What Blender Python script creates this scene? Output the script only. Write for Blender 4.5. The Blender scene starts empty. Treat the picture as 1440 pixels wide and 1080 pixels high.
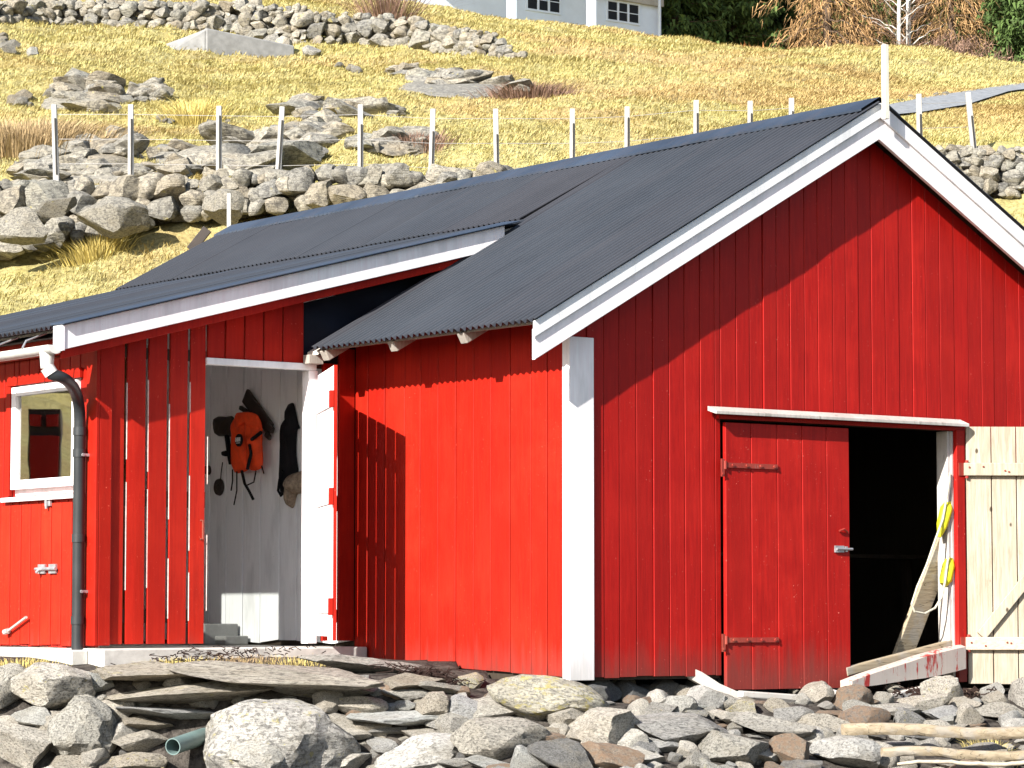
import bpy, bmesh, math, random
import numpy as np
from mathutils import Vector, Matrix, Euler
random.seed(7); rng = np.random.default_rng(11)
S = bpy.context.scene; COL = S.collection
PI = math.pi
# ------------------------------------------------------------------ camera model (world metres)
CAM = np.array([-12.9909, -16.7814, .4671]); FPX = 4239.1; YAW = .6394; PIT = .0761
_s, _c = math.sin(YAW), math.cos(YAW); _sp, _cp = math.sin(PIT), math.cos(PIT)
RV = np.array([_c, -_s, 0.]); FV = np.array([_s*_cp, _c*_cp, _sp]); UV = np.array([-_s*_sp, -_c*_sp, _cp])
def ray(px, py): return FV + RV*(px-720)/FPX - UV*(py-540)/FPX
def un(px, py, ax, val):
    d = ray(px, py); return CAM + d*(val-CAM[ax])/d[ax]
def rt(r, t):            # offsets to the right / ahead of the viewpoint -> world x, y
    return CAM[0]+r*_c+t*_s, CAM[1]-r*_s+t*_c
def to_rt(x, y):
    dx, dy = x-CAM[0], y-CAM[1]; return dx*_c-dy*_s, dx*_s+dy*_c
SUN = Vector((1, .32, -.62)).normalized()
# ------------------------------------------------------------------ basics
def tag(o, label=None, cat=None, group=None, kind=None):
    if label: o['label'] = label
    if cat: o['category'] = cat
    if group: o['group'] = group
    if kind: o['kind'] = kind
    return o
def empty(name, loc, label, cat, group=None):
    o = bpy.data.objects.new(name, None); COL.objects.link(o); o.location = loc
    o.empty_display_size = .1
    return tag(o, label, cat, group)
def link_mesh(name, me, mat, parent=None):
    o = bpy.data.objects.new(name, me); COL.objects.link(o)
    if mat: me.materials.append(mat)
    if parent:
        o.parent = parent
        p = Vector((0, 0, 0)); q = parent
        while q: p += q.location; q = q.parent
        o.location = -p
    return o
class MB:
    def __init__(s): s.v = []; s.f = []; s.r = []
    def add(s, vs, fs, rnd=None):
        n = len(s.v); s.v += [tuple(v) for v in vs]; s.f += [tuple(i+n for i in f) for f in fs]
        r = random.random() if rnd is None else rnd
        s.r += [r]*len(fs); return s
    def hexa(s, p, rnd=None):   # p: 8 points, bottom 4 then top 4, ccw
        return s.add(p, [(0,3,2,1),(4,5,6,7),(0,1,5,4),(1,2,6,5),(2,3,7,6),(3,0,4,7)], rnd)
    def box(s, a, b, rnd=None):
        x0,y0,z0 = a; x1,y1,z1 = b
        return s.hexa([(x0,y0,z0),(x1,y0,z0),(x1,y1,z0),(x0,y1,z0),(x0,y0,z1),(x1,y0,z1),(x1,y1,z1),(x0,y1,z1)], rnd)
    def bar(s, a, b, w, h, up=(0,0,1), rnd=None, w2=None, h2=None):   # bar from a to b, width w (sideways), height h (along up)
        a = Vector(a); b = Vector(b); d = (b-a).normalized(); u = Vector(up)
        sd = d.cross(u).normalized(); u = sd.cross(d).normalized()
        w2 = w if w2 is None else w2; h2 = h if h2 is None else h2
        P = []
        for q, ww, hh in ((a, w, h), (b, w2, h2)):
            P += [q-sd*ww/2-u*hh/2, q+sd*ww/2-u*hh/2, q+sd*ww/2+u*hh/2, q-sd*ww/2+u*hh/2]
        return s.add(P, [(0,1,2,3),(7,6,5,4),(0,4,5,1),(1,5,6,2),(2,6,7,3),(3,7,4,0)], rnd)
    def tube(s, pts, rad, n=8, rnd=None, cap=True):
        pts = [Vector(p) for p in pts]; m = len(pts)
        if not hasattr(rad, '__len__'): rad = [rad]*m
        V = []; u = None
        for i, p in enumerate(pts):
            d = (pts[min(i+1, m-1)]-pts[max(i-1, 0)]).normalized()
            if u is None: u = d.orthogonal().normalized()
            u = (u-d*u.dot(d)).normalized(); w = d.cross(u)
            V += [p+(u*math.cos(2*PI*k/n)+w*math.sin(2*PI*k/n))*rad[i] for k in range(n)]
        F = [(i*n+k, i*n+(k+1) % n, (i+1)*n+(k+1) % n, (i+1)*n+k) for i in range(m-1) for k in range(n)]
        if cap: F += [tuple(range(n))[::-1], tuple(range((m-1)*n, m*n))]
        return s.add(V, F, rnd)
    def build(s, name, mat, parent=None, sharp=40, bevel=0):
        me = bpy.data.meshes.new(name); me.from_pydata(s.v, [], s.f); me.update()
        bm = bmesh.new(); bm.from_mesh(me); bmesh.ops.recalc_face_normals(bm, faces=bm.faces); bm.to_mesh(me); bm.free()
        if len(s.r) == len(me.polygons):
            at = me.attributes.new('rnd', 'FLOAT', 'FACE'); at.data.foreach_set('value', s.r)
        if sharp:
            me.polygons.foreach_set('use_smooth', [True]*len(me.polygons)); me.set_sharp_from_angle(angle=math.radians(sharp))
        o = link_mesh(name, me, mat, parent)
        if bevel:
            md = o.modifiers.new('bevel', 'BEVEL'); md.width = bevel; md.segments = 2; md.limit_method = 'ANGLE'; md.angle_limit = .6
        return o
def np_mesh(name, V, F, rnd=None):     # fast mesh from arrays (all faces same size)
    me = bpy.data.meshes.new(name); V = np.asarray(V, np.float32); F = np.asarray(F, np.int32)
    me.vertices.add(len(V)); me.vertices.foreach_set('co', V.ravel())
    k = F.shape[1]; me.loops.add(F.size); me.loops.foreach_set('vertex_index', F.ravel())
    me.polygons.add(len(F)); me.polygons.foreach_set('loop_start', np.arange(0, F.size, k, dtype=np.int32))
    me.update(calc_edges=True)
    if rnd is not None:
        at = me.attributes.new('rnd', 'FLOAT', 'FACE'); at.data.foreach_set('value', np.asarray(rnd, np.float32))
    return me
# ------------------------------------------------------------------ value noise
def _h(ix, iy, sd):
    n = (ix.astype(np.int64)*374761393 + iy.astype(np.int64)*668265263 + sd*1442695041) & 0xffffffff
    n = ((n ^ (n >> 13))*1274126177) & 0xffffffff
    return ((n ^ (n >> 16)) & 0xffff)/65535.
def vn(x, y, sd=0):
    x = np.asarray(x, float); y = np.asarray(y, float)
    ix = np.floor(x); iy = np.floor(y); fx = x-ix; fy = y-iy
    fx = fx*fx*(3-2*fx); fy = fy*fy*(3-2*fy)
    a = _h(ix, iy, sd); b = _h(ix+1, iy, sd); c = _h(ix, iy+1, sd); d = _h(ix+1, iy+1, sd)
    return (a+(b-a)*fx)*(1-fy)+(c+(d-c)*fx)*fy
def fbm(x, y, sd=0, o=4):
    v = 0; a = 1; t = 0
    for i in range(o): v = v+a*vn(x*2**i, y*2**i, sd+i); t += a; a *= .5
    return v/t-.5
def ss(a, b, x): u = np.clip((np.asarray(x, float)-a)/(b-a), 0, 1); return u*u*(3-2*u)
# ------------------------------------------------------------------ materials
def mat(name):
    m = bpy.data.materials.new(name); m.use_nodes = True; nt = m.node_tree; nt.nodes.clear()
    out = nt.nodes.new('ShaderNodeOutputMaterial'); b = nt.nodes.new('ShaderNodeBsdfPrincipled')
    nt.links.new(b.outputs[0], out.inputs[0]); return m, nt, b
class N:
    def __init__(s, nt): s.nt = nt
    def node(s, typ, **k):
        n = s.nt.nodes.new(typ)
        for a, v in k.items(): setattr(n, a, v)
        return n
    def put(s, inp, v):
        if isinstance(v, bpy.types.NodeSocket): s.nt.links.new(v, inp)
        elif v is not None: inp.default_value = v
    def coord(s, scale=(1,1,1), which='Object', rot=(0,0,0), off=None):
        t = s.node('ShaderNodeTexCoord'); m = s.node('ShaderNodeMapping'); m.inputs['Scale'].default_value = scale
        m.inputs['Rotation'].default_value = rot
        s.nt.links.new(t.outputs[which], m.inputs[0])
        if off is not None: s.nt.links.new(off, m.inputs['Location'])
        return m.outputs[0]
    def noise(s, vec, scale, detail=4, rough=.55, dist=0, fac=True):
        n = s.node('ShaderNodeTexNoise'); s.put(n.inputs['Vector'], vec); n.inputs['Scale'].default_value = scale
        n.inputs['Detail'].default_value = detail; n.inputs['Roughness'].default_value = rough; n.inputs['Distortion'].default_value = dist
        return n.outputs[0 if fac else 1]
    def vor(s, vec, scale, feat='F1', out=0):
        n = s.node('ShaderNodeTexVoronoi', feature=feat); s.put(n.inputs['Vector'], vec); n.inputs['Scale'].default_value = scale
        return n.outputs[out]
    def ramp(s, fac, stops, interp='LINEAR'):
        n = s.node('ShaderNodeValToRGB'); n.color_ramp.interpolation = interp; e = n.color_ramp.elements
        while len(e) < len(stops): e.new(.5)
        for q, (p, c) in zip(e, stops):
            q.position = p; q.color = tuple(c)+(1,) if hasattr(c, '__len__') else (c, c, c, 1)
        s.put(n.inputs[0], fac); return n.outputs[0]
    def mix(s, fac, a, b, typ='MIX'):
        n = s.node('ShaderNodeMix', data_type='RGBA', blend_type=typ)
        s.put(n.inputs[0], fac)
        for i, v in ((6, a), (7, b)):
            if isinstance(v, (tuple, list)): v = tuple(v)+(1,) if len(v) == 3 else v
            if isinstance(v, (int, float)): v = (v, v, v, 1)
            s.put(n.inputs[i], v)
        return n.outputs[2]
    def math(s, op, a, b=0., c=None):
        n = s.node('ShaderNodeMath', operation=op); s.put(n.inputs[0], a); s.put(n.inputs[1], b)
        if c is not None: s.put(n.inputs[2], c)
        return n.outputs[0]
    def attr(s, name='rnd'): return s.node('ShaderNodeAttribute', attribute_name=name).outputs['Fac']
    def bump(s, h, strength=.3, dist=.01, normal=None):
        n = s.node('ShaderNodeBump'); n.inputs['Strength'].default_value = strength; n.inputs['Distance'].default_value = dist
        s.put(n.inputs['Height'], h); s.put(n.inputs['Normal'], normal); return n.outputs[0]
def M_paint(name, col, dark, light, speck, rough=.5, wear=0., wearcol=(.3,.27,.24), grain=.35, spec=.3):
    m, nt, b = mat(name); n = N(nt)
    v = n.coord((1, 1, .06)); v2 = n.coord((1, 1, 1)); r = n.attr()
    st = n.noise(v, 45, 5, .6); bl = n.noise(v2, 2.2, 4, .6); g = n.noise(v, 160, 3, .6)
    c = n.mix(n.ramp(st, [(.3, 0), (.75, 1)]), dark, col)
    c = n.mix(n.math('MULTIPLY', n.ramp(bl, [(.45, 0), (.75, 1)]), .55), c, light)
    c = n.mix(n.math('MULTIPLY', r, .55), c, dark)
    fd = n.noise(n.coord((1, 1, .25)), 5.5, 4, .6)
    c = n.mix(n.math('MULTIPLY', n.ramp(fd, [(.5, 0), (.66, 1)]), .5), c, tuple(x*.62 for x in col))
    sz_ = n.node('ShaderNodeSeparateXYZ'); n.put(sz_.inputs[0], n.node('ShaderNodeNewGeometry').outputs['Position'])
    dz_ = n.math('SUBTRACT', n.math('MULTIPLY_ADD', n.noise(v, 14, 4, .6), .5, .02), sz_.outputs['Z'])
    c = n.mix(n.math('MULTIPLY', n.ramp(dz_, [(.0, 0), (.28, 1)]), .55), c, (.10, .05, .04) if col[1] < .1 else (.45, .42, .37))
    sp = n.noise(v2, 60, 2, .5); sm = n.noise(v2, 3.5, 2)
    k = n.math('MULTIPLY', n.ramp(sp, [(.70, 0), (.76, 1)]), n.ramp(sm, [(.42, 0), (.62, 1)]))
    c = n.mix(n.math('MULTIPLY', k, .75), c, speck)
    if wear:
        w = n.noise(n.coord((1, 1, .22)), 14, 6, .7); wc = n.noise(v, 60, 4, .6)
        c = n.mix(n.ramp(w, [(.5+.2*(1-wear), 0), (.56+.2*(1-wear), 1)]), c, n.mix(wc, wearcol, tuple(x*.55 for x in wearcol)))
    n.put(b.inputs['Base Color'], c)
    n.put(b.inputs['Roughness'], n.math('MULTIPLY_ADD', bl, .3, rough-.15)); b.inputs['Specular IOR Level'].default_value = spec
    h = n.math('ADD', n.math('MULTIPLY', g, grain), n.math('MULTIPLY', st, .6))
    h = n.math('ADD', h, n.math('MULTIPLY', k, .4))
    n.put(b.inputs['Normal'], n.bump(h, .5, .004)); return m
RED = M_paint('red_paint', (.42, .0165, .0062), (.27, .008, .004), (.50, .026, .010), (.68, .12, .07), spec=.14)
REDG = M_paint('red_paint_gable', (.43, .0120, .0082), (.25, .006, .005), (.50, .021, .013), (.75, .20, .15), spec=.14)
REDW = M_paint('red_paint_worn', (.5, .02, .014), (.36, .012, .009), (.6, .035, .02), (.7, .3, .25), wear=.35)
WHITE = M_paint('white_paint', (.86, .86, .86), (.78, .71, .72), (.84, .84, .83), (.5, .5, .48), grain=.2)
WHITED = M_paint('white_paint_dirty', (.80, .80, .80), (.66, .67, .68), (.8, .8, .79), (.35, .34, .32), grain=.3, wear=.15, wearcol=(.42,.40,.37))
WHITER = M_paint('white_paint_weathered', (.50, .46, .42), (.36, .33, .30), (.75, .74, .72), (.5, .1, .08), grain=.5, wear=.6, wearcol=(.34,.31,.27))
def M_wood(name, a, c2, knots=True, rough=.75, ax=2, crack=0):
    m, nt, b = mat(name); n = N(nt)
    sc = [1, 1, 1]; sc[ax] = .07; v = n.coord(tuple(sc)); v2 = n.coord()
    g = n.noise(v, 50, 5, .6, .6); g2 = n.noise(v, 200, 2); bl = n.noise(v2, 3, 3)
    c = n.mix(n.ramp(g, [(.3, 0), (.7, 1)]), a, c2)
    c = n.mix(n.math('MULTIPLY', n.attr(), .3), c, tuple(x*.8 for x in a)); c = n.mix(n.math('MULTIPLY', bl, .4), c, tuple(min(1, x*1.15) for x in c2))
    if crack:
        ck = n.noise(v, 20, 2, .4, .2); ck2 = n.math('ABSOLUTE', n.math('SUBTRACT', ck, .5)); c = n.mix(n.ramp(ck2, [(.003, crack*.7), (.010, 0)]), c, tuple(x*.2 for x in a))
        c = n.mix(n.ramp(n.noise(v2, 7, 4), [(.5, 0), (.62, .6)]), c, (.30, .28, .25))
    if knots:
        k = n.vor(n.coord((1, 1, .6)), 5.5)
        c = n.mix(n.ramp(k, [(.05, 1), (.085, 0)]), c, tuple(x*.3 for x in a))
    n.put(b.inputs['Base Color'], c); b.inputs['Roughness'].default_value = rough; b.inputs['Specular IOR Level'].default_value = .2
    n.put(b.inputs['Normal'], n.bump(n.math('ADD', g, g2), .5, .004)); return m
PINE = M_wood('pale_pine', (.24, .18, .115), (.47, .42, .34))
GREYW = M_wood('grey_weathered_wood', (.20, .175, .15), (.36, .33, .29), knots=False)
GREYX = M_wood('grey_weathered_wood_along', (.30, .25, .18), (.52, .46, .36), knots=False, ax=0)
TANW = M_wood('tan_driftwood', (.20, .15, .09), (.37, .31, .22), ax=0, crack=1)
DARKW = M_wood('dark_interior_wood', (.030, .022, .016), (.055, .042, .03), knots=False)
BROWNW = M_wood('brown_panel_wood', (.10, .055, .02), (.19, .11, .045))
def M_simple(name, col, rough=.6, metal=0, var=.25, scale=8, bump=.15, spec=.4):
    m, nt, b = mat(name); n = N(nt); v = n.coord()
    t = n.noise(v, scale, 5, .6); t2 = n.noise(v, scale*9, 3)
    c = n.mix(n.ramp(t, [(.3, 0), (.72, 1)]), tuple(x*(1-var) for x in col), tuple(min(1, x*(1+var*.6)) for x in col))
    n.put(b.inputs['Base Color'], c); n.put(b.inputs['Roughness'], n.math('MULTIPLY_ADD', t, .25, rough-.12))
    b.inputs['Metallic'].default_value = metal; b.inputs['Specular IOR Level'].default_value = spec
    n.put(b.inputs['Normal'], n.bump(t2, bump, .003)); return m
def M_roof(name, col, rough, ribs=True):
    m, nt, b = mat(name); n = N(nt); v = n.coord()
    t = n.noise(v, 1.1, 5, .65); s2 = n.noise(n.coord((.12, 1, .12)), 9, 4, .6); sp = n.noise(v, 55, 2, .5)
    c = n.mix(n.ramp(t, [(.35, 0), (.7, 1)]), tuple(x*.7 for x in col), tuple(x*1.35 for x in col))
    c = n.mix(n.math('MULTIPLY', n.ramp(s2, [(.45, 0), (.75, 1)]), .5), c, (.050, .045, .050))
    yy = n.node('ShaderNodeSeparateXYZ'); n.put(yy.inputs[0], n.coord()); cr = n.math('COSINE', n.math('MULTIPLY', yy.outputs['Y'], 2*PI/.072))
    c = n.mix(n.math('MULTIPLY', n.ramp(cr, [(.0, 0), (1, 1)]), .8 if ribs else 0.), c, (.043, .048, .056))  # crests coloured lighter, as if catching light, so the ribs show
    rr = n.attr(); c = n.mix(n.math('MULTIPLY', rr, .35), c, (.04, .034, .036))
    n.put(b.inputs['Base Color'], c); n.put(b.inputs['Roughness'], n.math('MULTIPLY_ADD', t, .3, rough)); b.inputs['Specular IOR Level'].default_value = .3
    n.put(b.inputs['Normal'], n.bump(n.noise(v, 30, 4), .15, .004)); return m
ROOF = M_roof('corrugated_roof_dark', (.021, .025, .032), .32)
FLASH = M_roof('roof_flashing_dark', (.028, .040, .062), .4, False)
GALV = M_simple('galvanised_metal', (.42, .42, .43), .45, .6, .3, 14)
RUST = M_simple('rusty_metal', (.22, .05, .03), .75, 0, .5, 20)
PVCD = M_simple('dark_grey_pipe', (.028, .031, .033), .38, 0, .2, 5, .05)
PVCG = M_simple('grey_green_pipe', (.14, .20, .19), .4, 0, .2, 8, .05)
CONC = M_simple('concrete', (.50, .48, .44), .9, 0, .35, 5, .6, .2)
CONCG = M_simple('concrete_grey', (.24, .24, .235), .9, 0, .25, 6, .6, .2)
BLACKF = M_simple('black_cloth', (.008, .008, .01), .8, 0, .4, 10, .4, .2)
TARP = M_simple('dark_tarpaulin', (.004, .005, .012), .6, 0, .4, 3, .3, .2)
ORANGE = M_simple('orange_cloth', (.90, .075, .015), .7, 0, .25, 12, .5, .25)
BROWNL = M_simple('dark_brown_leather', (.035, .025, .02), .6, 0, .4, 15, .4)
YELLOW = M_simple('yellow_plastic', (.75, .68, .02), .45, 0, .15, 8, .2)
ROPEW = M_simple('pale_rope', (.5, .47, .38), .9, 0, .3, 40, .6, .1)
FUR = M_simple('beige_fur', (.28, .22, .16), .95, 0, .5, 30, 1, .1)
LOGO_W = M_simple('white_print', (.7, .7, .7), .6, 0, .1)
SEAW = M_simple('dry_seaweed', (.035, .022, .018), .9, 0, .5, 20, .6, .1)
def M_rock(name, base=(.395, .375, .335), lich=.0, brown=.0, spots=1.0, local=True):
    m, nt, b = mat(name); n = N(nt)
    oi = n.node('ShaderNodeObjectInfo'); rr = n.math('FRACT', n.math('ADD', oi.outputs['Random'], n.attr()))
    off = n.node('ShaderNodeCombineXYZ')
    for i, k in enumerate((37., 11., 23.)): n.put(off.inputs[i], n.math('MULTIPLY', rr, k))
    v = n.coord((1, 1, 1), off=off.outputs[0]); vb = n.coord((1, .8, 3.2), rot=(.5, .35, 0), off=off.outputs[0])
    big = n.noise(v, 3.2, 5, .6); mid = n.noise(v, 14, 5, .7); fine = n.noise(v, 75, 3, .65)
    band = n.noise(vb, 9, 5, .65, .8)
    c = n.mix(n.ramp(big, [(.3, 0), (.7, 1)]), tuple(x*.62 for x in base), tuple(x*1.32 for x in base))
    c = n.mix(n.math('MULTIPLY', n.ramp(band, [(.42, 0), (.58, 1)]), .55), c, tuple(x*1.6 for x in base))
    st_ = n.noise(n.coord((1, .7, 7), rot=(.35, .25, 0), off=off.outputs[0]), 7, 6, .7, .5)
    c = n.mix(n.math('MULTIPLY', n.ramp(st_, [(.30, 1), (.46, 0)]), .75), c, tuple(x*.22 for x in base)); c = n.mix(n.math('MULTIPLY', n.ramp(st_, [(.55, 0), (.7, 1)]), .4), c, tuple(min(.6, x*1.5) for x in base))
    ck_ = n.math('ABSOLUTE', n.math('SUBTRACT', n.noise(v, 2.6, 3, .5, .8), .5)); ckm = n.ramp(ck_, [(.004, 1), (.014, 0)]); c = c
    c = n.mix(n.math('MULTIPLY', n.ramp(mid, [(.50, 0), (.58, 1)]), .7*spots), c, (.09, .085, .078))
    c = n.mix(n.math('MULTIPLY', n.ramp(fine, [(.56, 0), (.66, 1)]), .6*spots), c, (.07, .065, .06))
    c = n.mix(n.math('MULTIPLY', n.ramp(n.noise(v, 1.6, 4, .65), [(.5, 0), (.64, 1)]), .35), c, (.22, .19, .14))
    c = n.mix(n.math('MULTIPLY', n.ramp(n.noise(v, 38, 3, .6), [(.60, 0), (.68, 1)]), .45), c, (.48, .47, .42))
    tint = n.ramp(rr, [(0, (1.1, 1.08, 1.02)), (.25, (.78, .80, .84)), (.5, (1.22, 1.20, 1.16)), (.75, (.95, .88, .78)), (1, (.9, .95, .98))])
    c = n.mix(1., c, tint, 'MULTIPLY')
    if brown: c = n.mix(n.math('MULTIPLY', n.ramp(n.noise(v, 6, 4), [(.35, 0), (.6, 1)]), brown), c, (.30, .20, .13))
    if lich:
        l = n.noise(v, 4.5, 5, .7); l2 = n.noise(v, 45, 3, .6)
        k = n.math('MULTIPLY', n.ramp(l, [(.70-.22*lich, 0), (.76-.22*lich, 1)]), n.ramp(l2, [(.36, .2), (.6, 1)]))
        c = n.mix(n.math('MULTIPLY', k, .85), c, (.44, .37, .08))
    n.put(b.inputs['Base Color'], c); b.inputs['Roughness'].default_value = .88; b.inputs['Specular IOR Level'].default_value = .25
    h = n.math('ADD', n.math('MULTIPLY', mid, 1.), n.math('MULTIPLY', fine, .35)); h = n.math('ADD', h, n.math('MULTIPLY', st_, 1.6))
    n.put(b.inputs['Normal'], n.bump(h, .9, .025)); return m
ROCK = M_rock('rock'); ROCKL = M_rock('rock_lichen', lich=.45); ROCKY = M_rock('rock_yellow_lichen', (.36,.34,.28), lich=.72)
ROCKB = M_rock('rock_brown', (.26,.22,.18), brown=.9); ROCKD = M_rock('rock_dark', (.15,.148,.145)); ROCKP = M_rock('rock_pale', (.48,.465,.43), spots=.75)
WALLROCK = M_rock('wall_rock', (.24, .225, .19), lich=.25, spots=1.1)
# grass ground and blades share colour patches in world position
def grass_col(n, seed=0):
    g = n.node('ShaderNodeNewGeometry').outputs['Position']
    def P(scale): 
        m = n.node('ShaderNodeMapping'); m.inputs['Scale'].default_value = scale; n.nt.links.new(g, m.inputs[0]); return m.outputs[0]
    a = n.noise(P((1,1,1)), .45, 5, .65); b_ = n.noise(P((1,1,1)), 2.6, 5, .7); c_ = n.noise(P((1,1,1)), .17, 3, .6)
    c = n.mix(n.ramp(b_, [(.3, 0), (.7, 1)]), (.33, .275, .10), (.50, .445, .205))
    c = n.mix(n.math('MULTIPLY', n.ramp(a, [(.52, 0), (.68, 1)]), .5), c, (.42, .38, .12))
    c = n.mix(n.math('MULTIPLY', n.ramp(c_, [(.5, 0), (.62, 1)]), 1.0*.5), c, (.40, .25, .12))
    c = n.mix(n.math('MULTIPLY', n.ramp(n.noise(P((1,1,1)), 1.1, 4, .7), [(.62, 0), (.74, 1)]), .6), c, (.26, .16, .08))
    return c, P
def M_grass(name, blade):
    m, nt, b = mat(name); n = N(nt); c, P = grass_col(n)
    if blade:
        r = n.attr(); c = n.mix(1., c, n.ramp(r, [(0, (.62, .57, .48)), (.3, (.9, .88, .84)), (1, (1.12, 1.12, 1.1))]), 'MULTIPLY')
        b.inputs['Roughness'].default_value = .7
    else:
        f = n.noise(P((1,1,1)), 16, 5, .75); c = n.mix(1., c, n.ramp(f, [(.35, .5), (.65, 1.15)]), 'MULTIPLY')
        # stony soil on the shore, given by height (low ground), darkened to stand for shade between stones
        sep = n.node('ShaderNodeSeparateXYZ'); n.put(sep.inputs[0], n.node('ShaderNodeNewGeometry').outputs['Position'])
        shore = n.ramp(n.math('ADD', sep.outputs['Z'], n.math('MULTIPLY', n.noise(P((1,1,1)), 1.5, 3), .4)), [(.55, 1), (.85, 0)])
        sc = n.mix(n.ramp(n.noise(P((1,1,1)), 12, 5, .7), [(.35, 0), (.7, 1)]), (.02, .017, .015), (.12, .105, .09))
        c = n.mix(shore, c, sc); b.inputs['Roughness'].default_value = .95
        n.put(b.inputs['Normal'], n.bump(f, .9, .05))
    b.inputs['Specular IOR Level'].default_value = .12
    n.put(b.inputs['Base Color'], c); return m
GROUND = M_grass('ground_grass', False); BLADE = M_grass('grass_blades', True)
def M_leaf(name, a, c2, scale=1.5):
    m, nt, b = mat(name); n = N(nt); t = n.noise(n.coord(), scale, 3)
    c = n.mix(t, a, c2); c = n.mix(1., c, n.ramp(n.attr(), [(0, .5), (1, 1.5)]), 'MULTIPLY')
    n.put(b.inputs['Base Color'], c); b.inputs['Roughness'].default_value = .7; b.inputs['Specular IOR Level'].default_value = .15; return m
SPRUCE = M_leaf('spruce_needles', (.040, .075, .022), (.10, .15, .04)); LARCH = M_leaf('larch_twigs', (.26, .14, .06), (.40, .26, .12))
BRUSH = M_leaf('bare_twigs', (.15, .09, .07), (.25, .16, .11)); ORBUSH = M_leaf('rust_bush', (.30, .12, .04), (.42, .2, .08))
BARK = M_simple('brown_bark', (.12, .085, .06), .95, 0, .4, 12, .8, .1); BIRCH = M_simple('birch_bark', (.52, .50, .46), .85, 0, .5, 5, .4, .1)
REED = M_leaf('brown_reeds', (.27, .19, .10), (.42, .31, .17)); TUFT = M_leaf('straw_tuft', (.42, .33, .10), (.55, .45, .16))
def M_glass():
    m = bpy.data.materials.new('window_glass'); m.use_nodes = True; nt = m.node_tree; nt.nodes.clear(); n = N(nt)
    out = n.node('ShaderNodeOutputMaterial'); mx = n.node('ShaderNodeMixShader'); t = n.node('ShaderNodeBsdfTransparent'); g = n.node('ShaderNodeBsdfGlossy')
    t.inputs[0].default_value = (.9, .92, .9, 1); g.inputs['Roughness'].default_value = .015; g.inputs[0].default_value = (.95,.95,.95,1)
    n.put(g.inputs['Normal'], n.bump(n.noise(n.coord(), 3, 1), .06, .01))
    fr = n.node('ShaderNodeLayerWeight'); fr.inputs[0].default_value = .30
    n.put(mx.inputs[0], n.math('ADD', fr.outputs['Fresnel'], .30)); n.put(mx.inputs[1], t.outputs[0]); n.put(mx.inputs[2], g.outputs[0]); n.put(out.inputs[0], mx.outputs[0]); return m
GLASS = M_glass()
m_, nt_, b_ = mat('dark_glass'); b_.inputs['Base Color'].default_value = (.012, .012, .014, 1); b_.inputs['Roughness'].default_value = .3; b_.inputs['Specular IOR Level'].default_value = .15; DGLASS = m_
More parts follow.
